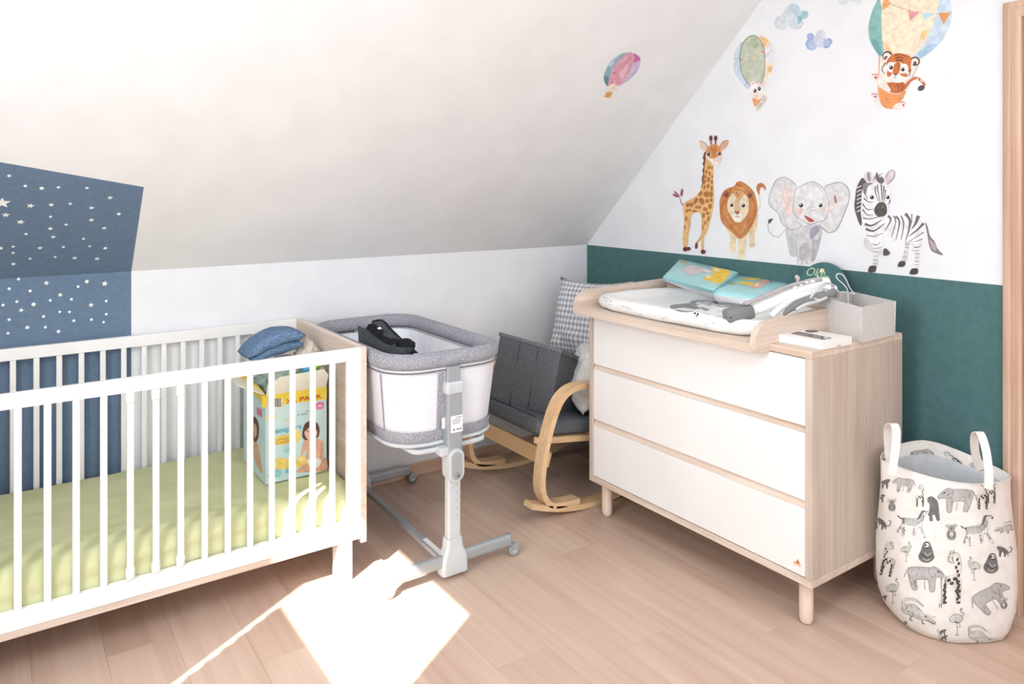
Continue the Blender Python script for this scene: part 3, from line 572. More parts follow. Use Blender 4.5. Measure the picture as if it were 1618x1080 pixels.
L += [('F3E9E0', sm([(190, 600), (250, 510), (340, 480), (430, 500), (470, 590), (450, 680), (380, 735), (300, 740), (215, 700)], 7)), ('C9703E', sm([(235, 560), (280, 495), (360, 478), (450, 510), (455, 590), (440, 650), (400, 600), (370, 565), (300, 560), (260, 590), (245, 640)])), ('F6EEE6', ell(275, 600, 40, 44)), ('F6EEE6', ell(392, 615, 40, 44)), ('C9703E', sm([(310, 570), (360, 570), (345, 660), (290, 660)])), ('C9703E', sm([(240, 640), (290, 660), (250, 690)])), ('C9703E', sm([(350, 665), (420, 660), (400, 690)]))]
for q in [[(310, 500), (355, 490), (420, 510)], [(315, 525), (355, 512), (400, 530)], [(320, 548), (355, 535), (385, 552)], [(228, 560), (196, 620), (220, 665)], [(455, 620), (440, 670), (405, 690)]]: L.append(('3E2A26', stk(q, 9, 5)))
L += eye(277, 606, 19)+eye(382, 624, 18)+[('8E4A3E', sm([(300, 662), (335, 662), (316, 680)])), ('5A3A34', stk([(316, 678), (312, 695)], 3)), ('5A3A34', stk([(295, 692), (312, 697), (330, 694)], 3))]
sticker('balloon_sticker', 'large hot air balloon sticker carrying a waving tiger cub, near the door', (1360, 0), 5.68, L)
# balloon with small white animal
L = [('CBD8E6', sm([(240, 190), (160, 280), (140, 400), (145, 520), (200, 620), (300, 725), (330, 650), (240, 420)])), ('F1DCC4', sm([(430, 130), (510, 150), (580, 240), (605, 380), (580, 500), (510, 620), (470, 680), (440, 600), (490, 400)])), ('F0C088', sm([(430, 132), (500, 145), (545, 200), (500, 250), (470, 200)])), ('E8E4EA', sm([(545, 205), (600, 330), (595, 400), (520, 440), (500, 280)])), ('EAB884', ell(550, 500, 26, 40, .3))]
L += [('7F8C72', sm([(375, 112), (290, 140), (225, 240), (205, 400), (230, 540), (280, 640), (350, 700), (440, 690), (490, 560), (498, 400), (490, 270), (440, 160)], 7)), ('C3C9B4', sm([(375, 122), (298, 150), (235, 245), (215, 400), (240, 540), (290, 635), (355, 690), (432, 682), (480, 560), (488, 400), (480, 275), (432, 168)], 7)), ('AEB89A', sm([(340, 140), (400, 150), (430, 220), (380, 260), (330, 200)]))]
L += [('D9BDA0', stk([(215, 390), (290, 380), (370, 350), (490, 285)], 4)), ('D98A90', [(210, 385), (252, 375), (222, 418)]), ('CFE0E0', [(270, 378), (310, 372), (288, 410)]), ('E3B48E', [(325, 362), (372, 345), (352, 390)]), ('D98A90', [(445, 300), (490, 282), (490, 325)])]
L += [('E7B48A', [(340, 750), (352, 750), (385, 905), (375, 905)]), ('E7B48A', [(455, 740), (466, 740), (450, 850), (440, 850)]), ('F0DCCB', sm([(345, 750), (460, 750), (460, 830), (400, 850), (360, 840)])), ('E8A066', sm([(355, 830), (420, 845), (470, 830), (445, 860), (400, 915), (375, 918)])), ('DED6CC', sm([(470, 800), (515, 800), (510, 860), (430, 965), (400, 970), (400, 920), (460, 850)])), ('B9A89A', stk([(410, 950), (450, 905), (500, 850)], 8))]
L += [('F0D8DA', ell(360, 668, 34, 30)), ('D991A0', ell(366, 668, 14, 14)), ('F0D8DA', ell(485, 665, 28, 40, .5)), ('F3EAE8', sm([(330, 720), (360, 670), (440, 660), (480, 700), (470, 750), (400, 790), (340, 770)])), ('4A4040', ell(383, 745, 18, 22, .3)), ('4A4040', ell(432, 722, 18, 24, -.3)), ('FFFFFF', ell(378, 738, 5, 5)), ('FFFFFF', ell(428, 714, 5, 5)), ('B07A80', ell(410, 762, 6, 5))]
sticker('balloon_sticker', 'sage green hot air balloon sticker carrying a small pale animal, beside the slope', (1140, 40), 7.2, L)
# balloon on the slope
L = [('8FB2C0', sm([(650, 138), (540, 170), (400, 270), (300, 420), (258, 550), (275, 640), (330, 712), (420, 500), (600, 220)])), ('5E8C9A', sm([(262, 540), (330, 560), (350, 640), (330, 712), (275, 650)])), ('B9C9D6', sm([(560, 170), (480, 230), (420, 330), (380, 400), (350, 350), (440, 240)])), ('CBB8D4', sm([(760, 150), (850, 190), (885, 270), (870, 380), (800, 500), (700, 600), (570, 680), (520, 700), (640, 500), (760, 260)])), ('C4709E', sm([(770, 155), (850, 195), (880, 262), (760, 305), (740, 200)])), ('DCC0D0', sm([(700, 470), (740, 480), (640, 600), (560, 670)]))]
L += [('DE9DB0', sm([(710, 130), (600, 190), (480, 310), (400, 440), (350, 600), (335, 705), (500, 715), (570, 640), (680, 500), (750, 350), (775, 200)], 7)), ('E8B8C4', sm([(600, 380), (680, 360), (640, 520), (540, 600), (520, 500)])), ('C9708A', stk([(600, 250), (560, 330), (450, 440)], 12, 5)), ('F0D0D6', stk([(650, 220), (560, 300), (480, 400)], 14, 5)), ('B65A66', ell(710, 250, 9, 28, .2)), ('A8606A', ell(435, 482, 26, 8)), ('B85A70', ell(392, 645, 11, 18)), ('C88A90', ell(590, 412, 9, 10)), ('B88090', ell(640, 436, 9, 9)), ('C88A90', ell(470, 520, 9, 12))]
L += [('F1E2D6', sm([(320, 720), (430, 670), (500, 720), (470, 790), (400, 820), (330, 810)])), ('C98A80', stk([(420, 730), (440, 780)], 8)), ('E0A860', [(300, 805), (410, 815), (370, 908), (262, 900)]), ('D4914A', [(330, 830), (350, 832), (320, 905), (295, 903)])]
sticker('balloon_sticker', 'pink hot air balloon sticker alone on the sloping ceiling', (930, 70), 10.8, L, SM_)
# clouds
cl = lambda cs: [sm([(x+r*math.cos(a), y+r*math.sin(a)) for a in [i*PI/6 for i in range(12)]], 2) for x, y, r in cs]
L = [('D9DDE4', p) for p in cl([(225, 320, 105), (385, 160, 115), (430, 310, 112), (330, 260, 120)])]+[('BFD2E0', p) for p in cl([(400, 140, 90), (440, 220, 90)])]+[('A9CBD4', p) for p in cl([(545, 210, 62)])]+[('D6DDE2', p) for p in cl([(330, 250, 100), (400, 320, 90)])]+[('8FBCC4', sm([(450, 230), (510, 250), (500, 320), (460, 335)]))]
sticker('cloud_sticker', 'larger grey blue cloud sticker beside the sage green balloon', (1210, 0), 8.99, L, group='cloud wall stickers')
L = [('9FB2D6', p) for p in cl([(635, 520, 52), (650, 630, 85), (900, 590, 48), (860, 620, 65)])]+[('D3D6E4', p) for p in cl([(785, 490, 70), (770, 580, 95)])]+[('B4C2DE', p) for p in cl([(670, 630, 60), (850, 600, 52)])]+[('D6D8E6', p) for p in cl([(760, 560, 75)])]+[('7E95C0', stk([(840, 680), (900, 650), (935, 600)], 12, 5))]
sticker('cloud_sticker', 'smaller violet blue cloud sticker below the larger cloud', (1210, 0), 8.99, L, group='cloud wall stickers')
L = [('DCE0E6', p) for p in cl([(1110, 0, 80), (1210, -40, 70), (1310, -20, 78), (1200, -100, 90)])]
sticker('cloud_sticker', 'pale cloud sticker cut by the top edge of the picture', (1210, 0), 8.99, L, group='cloud wall stickers')

# ================================================================== COT
CX0, CX1, CY0, CY1, CT = -.31, 1.13, 2.57, 3.312, .856
cot = root('crib', (.41, 2.94, 0), 'white slatted crib with pale wood end panels and lime green sheet', 'crib')
for x0 in (CX0, CX1-.022):
    box('end_panel', x0, x0+.022, CY0, CY1, .132, CT, M_ASHY, cot, .0015)
def side(y0, y1, tag_):
    s0, s1 = CX0+.022, CX1-.022
    box('top_rail', s0, s1, y0, y1, .811, CT, M_CRIBW, cot, .003, 2)
    box('bottom_rail', s0, s1, y0, y1, .172, .226, M_CRIBW, cot, .003, 2)
    box('stile', s1-.054, s1, y0, y1, .2261, .8109, M_CRIBW, cot, .002); box('stile', s0, s0+.054, y0, y1, .2261, .8109, M_CRIBW, cot, .002)
side(CY0, CY0+.022, 'f'); side(CY1-.022, CY1, 'b')
slat = None
for yy in (CY0+.003, CY1-.019):
    for k in range(18):
        x_ = 1.0-.0731*k+(.0 if yy < 3 else -.001)
        if x_ < -.26: break
        if slat is None:
            slat = box('slat', x_-.0098, x_+.0098, yy, yy+.016, .2262, .8108, M_CRIBW, cot, .004, 2); sx = x_; sy = yy
        else:
            o = slat.copy(); COL.objects.link(o); o.parent = cot; o.location = (x_-sx, yy-sy, 0)
for k in (7, 8, 9):                             # the three lift-out slats carry sockets at both ends
    x_ = 1.0-.0731*k
    for z0 in (.2263, .776):
        o = lathe('slat_socket', [(0, 0), (.0125, 0), (.0135, .004), (.0135, .024), (.0125, .034), (0, .034)], (x_, CY0+.011, z0), M_CRIBW, cot, 16)
box('base_board', CX0+.023, CX1-.0225, CY0+.002, CY0+.02, .149, .1715, M_ASHX, cot)
box('base_board', CX0+.023, CX1-.0225, CY1-.02, CY1-.002, .149, .1715, M_ASHX, cot)
box('mattress_base', CX0+.023, CX1-.0225, CY0+.0225, CY1-.0225, .176, .196, M_ASHX, cot)
for x0 in (CX0+.05, 1.022):
    for y0 in (CY0+.012, CY1-.068): box('leg', x0, x0+.057, y0, y0+.055, 0, .1488 if 1 else 0, M_CRIBW, cot, .006, 2)
for i, zz in enumerate((.76, .42, .31)):
    lathe('screw', [(0, 0), (.006, 0), (.006, .003), (0, .003)], (1.1045, CY0+.055, zz), M_CHROME, cot, 12, axis=0)
# mattress in its lime sheet
def mattress():
    x0, x1, y0, y1, z0, z1 = CX0+.03, CX1-.028, CY0+.03, CY1-.03, .197, .338
    nx, ny = 90, 44; vs, fs, ix = [], [], {}
    prof = []
    for i in range(nx+1):
        for j in range(ny+1):
            u, v = i/nx, j/ny
            px_, py_ = x0+(x1-x0)*u, y0+(y1-y0)*v
            e = min(u*(x1-x0), (1-u)*(x1-x0), v*(y1-y0), (1-v)*(y1-y0)); R = .035
            z = z1-R*(1-math.sqrt(max(0, 1-(1-min(e, R)/R)**2)))
            q = Vector((px_*3, py_*9, 0)); z += .006*noise.noise(q)+.003*noise.noise(Vector((px_*11, py_*26, 3)))
            if v < .18: z += .002*math.sin(px_*26+noise.noise(Vector((px_*4, 0, 0)))*5)*(1-v/.18)+.005*math.exp(-((v-.09-.03*noise.noise(Vector((px_*3, 5, 0))))/.014)**2)
            ix[i, j] = len(vs); vs.append((px_, py_, z))
    for i in range(nx):
        for j in range(ny): fs.append((ix[i, j], ix[i+1, j], ix[i+1, j+1], ix[i, j+1]))
    ring = [ix[i, 0] for i in range(nx+1)]+[ix[nx, j] for j in range(1, ny+1)]+[ix[i, ny] for i in range(nx-1, -1, -1)]+[ix[0, j] for j in range(ny-1, 0, -1)]
    prev = ring; m_ = len(ring)
    for s in range(1, 9):
        cur = []
        for k, a in enumerate(ring):
            p = Vector(vs[a]); z = p.z+(z0-p.z)*s/8
            out = Vector((0, 0, 0)); wv = .0035*math.sin(s*1.9+p.x*3+4*noise.noise(Vector((p.x*1.5, p.y*3, s*.3))))
            if k <= nx: out.y = -.004+wv
            elif k <= nx+ny: out.x = .0+wv*.5
            cur.append(len(vs)); vs.append((p.x+out.x, p.y+out.y, z))
        fs += [(prev[(k+1) % m_], prev[k], cur[k], cur[(k+1) % m_]) for k in range(m_)]
        prev = cur
    fs.append(tuple(prev))
    o = fixn(mk('mattress', vs, fs, M_SHEET, None, smooth=True))
    tag(o, 'crib mattress in a creased lime green fitted sheet', 'mattress'); return o
mattress()

# ================================================================== CARTON OF CLOTHES IN THE COT
BX0, BX1, BY0, BY1, BZ0 = .822, 1.058, 2.79, 3.09, .342
BPX = lambda x, y: on_plane(x, y, (0, BY0, 0), (0, -1, 0))
ztop = BPX(460, 614).z
ctn = root('carton', ((BX0+BX1)/2, (BY0+BY1)/2, BZ0), 'turquoise and yellow nappy carton with open cream flaps, standing in the crib', 'box')
ct = .003; ZB = BPX(470, 617).z
box('base', BX0, BX1, BY0, BY1, BZ0, BZ0+.003, M_CARTON, ctn, 0)
box('front_panel', BX0, BX1, BY0, BY0+ct, BZ0+.003, ZB, M_CARTON, ctn, 0); box('back_panel', BX0, BX1, BY1-ct, BY1, BZ0+.003, ZB, M_CARTON, ctn, 0)
box('side_panel', BX0, BX0+ct, BY0+ct, BY1-ct, BZ0+.003, ZB, M_CARTON, ctn, 0); box('side_panel', BX1-ct, BX1, BY0+ct, BY1-ct, BZ0+.003, ZB, M_CARTON, ctn, 0)
fh = .072
prism('flap', [[(BX0+.002, BY0, ZB), (BX1-.002, BY0, ZB), (BX1+.004, BY0-.012, ZB+.045), (BX1-.016, BY0-.016, ZB+fh), (BX0+.05, BY0-.012, ZB+fh*.9), (BX0+.006, BY0-.008, ZB+.04)]], (0, .003, 0), [M_CARD], ctn)
prism('flap', [[(BX0, BY0+.01, ZB), (BX0, BY1-.01, ZB), (BX0-.085, BY1-.03, ZB+.035), (BX0-.085, BY0+.06, ZB+.035)]], (0, 0, .003), [M_CARD], ctn)
prism('flap', [[(BX1, BY0+.04, ZB), (BX1, BY1-.01, ZB), (BX1+.02, BY1-.03, ZB+.05), (BX1+.02, BY0+.07, ZB+.05)]], (0, .0, .003), [M_CARD], ctn)
CM = plane_map((0, BY0, 0), (0, -1, 0)); o0 = (380, 580); s0 = 5.4
L = [(M_YEL, [(184, 245), (735, 165), (735, 272), (500, 300), (184, 345)]), ('E9E7D2', [(225, 275), (358, 262), (358, 352), (225, 368)])]
for k, (a, b_) in enumerate([(234, 8), (246, 4), (254, 9), (268, 4), (277, 7), (290, 10), (305, 5), (314, 9), (328, 5), (337, 7)]): L.append(('4A4A48', [(a, 272-k), (a+b_, 271-k), (a+b_, 342-k), (a, 344-k)]))
L += [('E27EA8', sm([(645, 305), (706, 296), (706, 350), (648, 358)], 2)), ('F7F3F5', stk([(662, 332), (680, 322), (694, 332)], 8)), ('F4DE7A', sm([(212, 420), (260, 400), (305, 410), (300, 440), (240, 455)])), ('CFE9EE', ell(560, 560, 120, 90))]
L += [('F0CF5E', stk([(375, 470), (400, 445), (425, 478), (450, 445), (470, 470), (430, 500)], 8)), ('F2D264', sm([(290, 600), (400, 575), (440, 590), (440, 640), (300, 660)], 3)), ('F5DA74', ell(478, 585, 36, 55))]
L += [('F2D36E', sm([(240, 820), (330, 770), (470, 790), (560, 760), (640, 800), (560, 840), (330, 870), (240, 860)], 4)), ('F6DF88', ell(520, 780, 40, 28)), ('8CCBD6', sm([(230, 930), (260, 870), (345, 880), (330, 930)])), ('7FC4D4', sm([(380, 895), (400, 860), (430, 880), (425, 905)])), ('A6D9D0', ell(415, 700, 45, 30)), ('C9A6A0', sm([(480, 880), (560, 830), (600, 850), (610, 890)]))]
L += [('E8B596', sm([(535, 640), (560, 615), (680, 610), (705, 660), (700, 770), (640, 800), (560, 790), (560, 700), (520, 760), (515, 740)], 4)), ('E2A988', sm([(470, 890), (540, 830), (600, 810), (610, 870), (560, 890)])), ('E2A988', sm([(640, 880), (690, 780), (730, 780), (735, 870)])), ('F6F2EE', sm([(570, 790), (680, 775), (670, 840), (600, 850)])), ('C98A6C', stk([(690, 650), (690, 720), (680, 780)], 6))]
L += [('5E4138', sm([(525, 590), (535, 510), (560, 470), (600, 455), (650, 470), (672, 520), (670, 570), (650, 600), (560, 620)], 4)), ('EDBFA2', sm([(545, 540), (600, 500), (650, 540), (645, 590), (600, 625), (560, 600)])), ('5A3C34', stk([(560, 545), (572, 541), (584, 546)], 5)), ('5A3C34', stk([(612, 545), (624, 541), (636, 546)], 5)), ('B8594E', sm([(580, 582), (600, 588), (618, 580), (600, 598)])), ('5E4138', sm([(535, 520), (600, 460), (655, 500), (665, 540), (600, 500), (550, 545)]))]
decal('front_print', o0, s0, L, CM, ctn)
def cp(x, y): return BPX(o0[0]+x/s0, o0[1]+y/s0)
RED = wc('C23A28'); TQ = wc('3FA9BE'); DK = wc('4A5A5A')
textm('XL PACK', cp(385, 305), (1, 0, 0), (0, 0, 1), .022, RED, ctn, bold=.012, lift=.008, fit=(cp(688, 0)-cp(385, 0)).x)
textm('Pampers', cp(248, 568), (1, 0, 0), (0, 0, 1), .026, TQ, ctn, bold=.012, lift=.008, fit=(cp(515, 0)-cp(248, 0)).x)
textm('premium', cp(312, 622), (1, 0, 0), (0, 0, 1), .012, wc('C08A2C'), ctn, bold=.01, lift=.008)
textm('protection', cp(300, 652), (1, 0, 0), (0, 0, 1), .012, wc('C08A2C'), ctn, bold=.01, lift=.008)
textm('#1 choice', cp(480, 410), (1, 0, 0), (0, 0, 1), .010, DK, ctn, lift=.008)
textm('baby-dry', cp(550, 374), (1, 0, 0), (0, 0, 1), .007, DK, ctn, lift=.008)
SMp = plane_map((BX0, 0, 0), (-1, 0, 0))
L = [(M_YEL, [(0, -20), (215, 232), (215, 345), (0, 90)]), ('E27EA8', [(140, 335), (184, 360), (186, 430), (140, 400)]), ('5E4138', sm([(110, 430), (140, 440), (158, 500), (155, 590), (130, 640), (110, 600)])), ('D9A888', sm([(112, 480), (138, 500), (140, 570), (118, 600)])), ('DDB08C', sm([(112, 640), (150, 660), (170, 780), (190, 900), (150, 860), (115, 760)]))]
decal('side_print', o0, s0, L, SMp, ctn)
# clothes heaped in the carton
tag(blob('sage_garment', (BX0+.105, BY0+.125, ZB+.012), (.098, .105, .075), M_SAGE, None, .28, 3.2, 5, 4, .3), 'crumpled sage green garment at the front left of the carton', 'clothing', 'clothes in the carton')
tag(blob('white_garment', (BX0+.15, BY0+.19, ZB+.058), (.10, .085, .035), M_WCLOTH, None, .3, 2.6, 9, 4, .5), 'white garment lying under the folded blue blanket', 'clothing', 'clothes in the carton')
tag(blob('beige_garment', (BX1-.02, BY0+.17, ZB+.085), (.045, .05, .06), M_CREAM, None, .35, 2.8, 2, 4, 0), 'crumpled beige garment at the right side of the carton', 'clothing', 'clothes in the carton')
tag(blob('grey_green_garment', (BX1-.085, BY0+.11, ZB+.03), (.05, .06, .06), speck('grey_green_cloth', '7C8078', '95988E', 30, .95, .2), None, .25, 3, 12, 4, 0), 'grey green cloth tucked behind the cream front flap', 'clothing', 'clothes in the carton')
ty = root('rattle', (BX1-.028, BY0+.045, ZB+.06), 'green and blue plastic toy poking out of the carton by the crib end', 'toy')
lathe('ball', [(0, -.024), (.014, -.02), (.023, -.008), (.024, .004), (.018, .017), (0, .024)], (BX1-.03, BY0+.04, ZB+.082), M_TOYG, ty, 20)
lathe('ring', [(.012, -.012), (.02, -.01), (.02, .02), (.012, .024), (.012, -.012)], (BX1-.068, BY0+.035, ZB+.062), M_TOYB, ty, 20)
lathe('cap', [(0, .02), (.021, .018), (.018, .032), (0, .036)], (BX1-.068, BY0+.035, ZB+.065), M_TOYG, ty, 20)
# folded knitted blanket: a thick sheet folded over twice
def blanket():
    t = root('knitted_blanket', (BX0+.03, BY0+.2, ZB+.12), 'folded blue knitted blanket on top of the carton of clothes', 'blanket')
    def fold(nm, x0, z0, x1, z1, th, y0, y1, sag, sd):
        P = []; n_ = 16
        rings = []
        for i in range(n_+1):
            u = i/n_; k = math.sin(PI*min(1, max(0, u)))**.35 if 0 < u < 1 else .18
            x_ = x0+(x1-x0)*u; z_ = z0+(z1-z0)*u+sag*math.sin(PI*u)
            rg = []
            for j in range(20):
                a = 2*PI*j/20; cy, cz = math.cos(a), math.sin(a)
                yy = (y0+y1)/2+(y1-y0)/2*(abs(cy)**.5)*(1 if cy > 0 else -1)*(.75+.25*k); zz = th*k*(abs(cz)**.7)*(1 if cz > 0 else -1)
                nn = .004*noise.noise(Vector((x_*22, yy*22, sd+a*.3)))
                rg.append(Vector((x_, yy, z_+zz+nn)))
            rings.append(rg)
        return ringloft(nm, rings, M_KNIT, t)
    A = at(383, 566, 2.88); B = at(474, 541, 3.0)
    fold('lower_fold', A.x+.02, A.z+.0, B.x, B.z+.002, .026, BY0+.10, BY0+.27, .012, 1)
    fold('upper_fold', A.x, A.z+.016, B.x+.004, B.z+.036, .030, BY0+.09, BY0+.26, .026, 4)
blanket()

# ================================================================== BEDSIDE CRIB ON ITS STAND
bx, by = 1.402, 2.835; hx, hy = .262, .452
bs = root('bassinet', (bx, by, 0), 'grey and white bedside crib with net sides on a castored metal stand', 'bassinet')
def rimring(dz, dr, r=.15, taper=0): return rr(bx, by, hx+dr, hy+dr, r+dr, dz)
rp = []
RC = rr(bx, by, hx-.026, hy-.026, .125, .810, 8)
sweep('padded_rim', RC, [(.027*math.cos(a)*(1 if 1 else 1), .031*math.sin(a)) for a in [2*PI*i/14 for i in range(14)]], M_GREYF, bs, True)
sweep('rim_piping', rr(bx, by, hx-.006, hy-.006, .145, .775, 8), circ(.003, 6), speck('piping_grey', '6E6F76', '7C7D84', 200, .95), bs, True)
# net wall, outer cloth frame bands and inner liner
ringloft('net_wall', [rr(bx, by, hx-.014-.006*k, hy-.014-.004*k, .135, .785-.0595*k, 8) for k in range(5)], M_MESH, bs, False, False)
ringloft('bottom_band', [rr(bx, by, hx-.0335, hy-.0265, .132, .553, 8), rr(bx, by, hx-.0335, hy-.026, .132, .546, 8), rr(bx, by, hx-.040, hy-.030, .128, .512, 8), rr(bx, by, hx-.052, hy-.042, .12, .496, 8)], M_GREYF, bs, False, True)
tube('base_tube', rr(bx, by, hx-.040, hy-.03, .128, .503, 8), .007, M_LALU, bs, True)
def strip(nm, x0, x1, mat, y=None, z0=.548, z1=.765):
    y0 = by-hy+.0125; n_ = 8; vs = []
    for i in range(n_+1):
        z = z1+(z0-z1)*i/n_; k = (z1-z)/.22*4
        yy = by-(hy-.0145-.004*k)-.0025; vs += [(x0, yy, z), (x1, yy, z)]
    m_ = len(vs)
    return mk(nm, vs, [(2*i, 2*i+1, 2*i+3, 2*i+2) for i in range(n_)], mat, bs)
strip('side_band', 1.336, 1.36, M_GREYF)
for sgn, xx in ((1, bx+hx-.1), (-1, bx-hx+.1)): pass
for (ux, uy) in ((1, -1), (-1, -1), (1, 1), (-1, 1)):
    vs = []
    for i in range(9):
        k = i/2; z = .766-.055*k; hx_, hy_ = hx-.014-.006*k+.002, hy-.014-.004*k+.002; r_ = .137
        for a in ((.16, .21) if uy < 0 else (.78, .84)):
            ax, ay = math.cos(a)*r_, math.sin(a)*r_; vs.append((bx+ux*(hx_-r_+ax), by+uy*(hy_-r_+ay), z))
    mk('corner_band', vs, [(2*i, 2*i+1, 2*i+3, 2*i+2) for i in range(8)], M_GREYF, bs)
ringloft('liner', [rr(bx, by, hx-.05, hy-.05, .11, .775, 8), rr(bx, by, hx-.055, hy-.052, .11, .64, 8), rr(bx, by, hx-.075, hy-.07, .10, .60, 8)], M_LINER, bs, False, False)
ringloft('mattress_pad', [rr(bx, by, hx-.065, hy-.062, .10, .565, 8), rr(bx, by, hx-.062, hy-.06, .10, .59, 8), rr(bx, by, hx-.075, hy-.07, .10, .606, 8)], M_LINER, bs)
box('white_tag', 1.352, 1.366, by-hy+.012, by-hy+.016, .556, .596, M_TAGW, bs, .001)
lathe('press_stud', [(0, 0), (.005, 0), (.005, -.004), (0, -.005)], (1.175, by-hy+.06, .672), M_TAGW, bs, 12, axis=1)
PXc = 1.395
for side_ in (-1, 1):
    fy = 2.392 if side_ < 0 else 3.262
    py = fy+.0*side_
    # foot beam along x, boot, telescopic post, clamp, bracket
    ft = sweep('foot_beam', [(1.15, py, .069), (1.645, py, .069)], rrprof(.032, .044, .012), M_ALU, bs, smooth=False)
    for xx in (1.15, 1.645):
        lathe('end_cap', [(0, -.0215), (.012, -.0215), (.016, -.017), (.016, .017), (.012, .0215), (0, .0215)], (xx, py, .069), M_ALU, bs, 16)
    rings = [rr(PXc, py, .054, .026, .012, .02, 3), rr(PXc, py, .053, .027, .012, .075, 3), rr(PXc, py, .044, .026, .012, .098, 3), rr(PXc, py, .036, .024, .012, .115, 3), rr(PXc, py, .032, .023, .01, .150, 3)]
    ringloft('boot', rings, M_LALU, bs, smooth=False)
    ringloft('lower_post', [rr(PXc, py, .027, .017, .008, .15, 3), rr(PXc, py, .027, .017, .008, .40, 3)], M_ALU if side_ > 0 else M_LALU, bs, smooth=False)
    up = ringloft('upper_post', [rr(PXc, py, .032, .021, .009, .46, 3), rr(PXc, py, .032, .021, .009, .728, 3)], M_ALU, bs, smooth=False)
    # clamp housing: rounded capsule
    cap = [(PXc+.033*math.cos(a), (.45 if math.sin(a) > 0 else .393)+.033*math.sin(a)) for a in [2*PI*i/28 for i in range(28)]]
    o = prism('clamp_housing', [[(a, py-side_*-.031 if 0 else py+(-.031 if side_ < 0 else -.024), b) for a, b in cap]], (0, .055, 0), [M_LALU], bs, bw=.004)
    cap2 = [(PXc+.022*math.cos(a), (.45 if math.sin(a) > 0 else .393)+.022*math.sin(a)) for a in [2*PI*i/28 for i in range(28)]]
    yf = py-.034 if side_ < 0 else py+.0315
    o2 = prism('release_panel', [[(a, yf, b) for a, b in cap2]], (0, .004 if side_ < 0 else .003, 0), [M_ALU], o)
    lathe('push_button', [(0, 0), (.007, 0), (.007, -.004 if side_ < 0 else .004), (0, -.004 if side_ < 0 else .004)], (PXc, yf, .388), M_CHROME, o, 14, axis=1)
    ringloft('top_bracket', [rr(PXc, py, .037, .026, .01, .688, 3), rr(PXc, py, .038, .027, .01, .70, 3), rr(PXc, py, .038, .027, .01, .723, 3), rr(PXc, py, .034, .024, .01, .730, 3)], M_LALU, bs, smooth=False)
    ringloft('bracket_tongue', [rr(PXc, py, .030, .012, .006, .730, 3), rr(PXc, py, .028, .012, .006, .785, 3)], M_GREYF if 0 else M_ALU, bs, smooth=False)
    textm('H', (PXc-.004, py-.0275, .706), (1, 0, 0), (0, 0, 1), .012, M_TAGW, bs) if side_ < 0 else None
    for k in range(5):
        if side_ < 0: lathe('height_mark', [(0, 0), (.002, 0), (.002, -.001), (0, -.001)], (PXc+.006, py-.017, .345-.028*k), M_DKPL, bs, 8, axis=1)
    # rail under the basket
    q = side_
    tube('support_rail', cr_spline([(1.235, py-q*.11, .489), (1.25, py-q*.03, .484), (1.30, py-q*.015, .482), (1.40, py-q*.012, .482), (1.50, py-q*.015, .482), (1.545, py-q*.03, .484), (1.56, py-q*.11, .489)], 6), .009, M_LALU, bs)
    box('rail_clip', PXc-.062, PXc-.028, py-.022, py+.022, .462, .492, M_LALU, bs, .003)
    for i, xx in enumerate((1.135, 1.672)):
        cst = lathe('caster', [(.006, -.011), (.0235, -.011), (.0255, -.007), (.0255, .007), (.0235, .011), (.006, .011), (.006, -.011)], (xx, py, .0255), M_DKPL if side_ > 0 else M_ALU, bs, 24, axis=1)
        lathe('hub', [(0, -.013), (.012, -.012), (.014, -.0105), (.014, .0105), (.012, .012), (0, .013)], (xx, py, .0255), M_LALU, cst, 16, axis=1)
        prism('fork', [[(xx+.022*math.cos(a), py-.014, .0265+.027*math.sin(a)) for a in [PI*j/8 for j in range(9)]]], (0, .003, 0), [M_ALU], cst)
prism('printed_label', [[(PXc-.02, 2.392-.0222, .542), (PXc+.03, 2.392-.0222, .542), (PXc+.03, 2.392-.0222, .604), (PXc-.02, 2.392-.0222, .604)]], (0, .001, 0), [M_TAGW], bs)
for k, (a, b_) in enumerate([(.0, .026), (-.015, .02), (-.015, .024), (-.015, .018)]):
    zz = .596-.007*k; prism('label_line', [[(PXc+a, 2.3695, zz), (PXc+b_, 2.3695, zz), (PXc+b_, 2.3695, zz+.0025), (PXc+a, 2.3695, zz+.0025)]], (0, .0004, 0), [M_DKPL], bs)
for a in (-.012, .004, .016): prism('label_line', [[(PXc+a, 2.3695, .55), (PXc+a+.009, 2.3695, .55), (PXc+a+.009, 2.3695, .556), (PXc+a, 2.3695, .556)]], (0, .0004, 0), [M_DKPL], bs)
cb = sweep('cross_bar', [(1.372, 2.41, .058), (1.398, 3.245, .058)], rrprof(.03, .022, .006), M_ALU, bs, smooth=False)
prism('bar_label', [[(1.365, 2.43, .0698), (1.385, 2.43, .0698), (1.390, 2.585, .0698), (1.370, 2.585, .0698)]], (0, 0, .0008), [M_TAGW], bs)

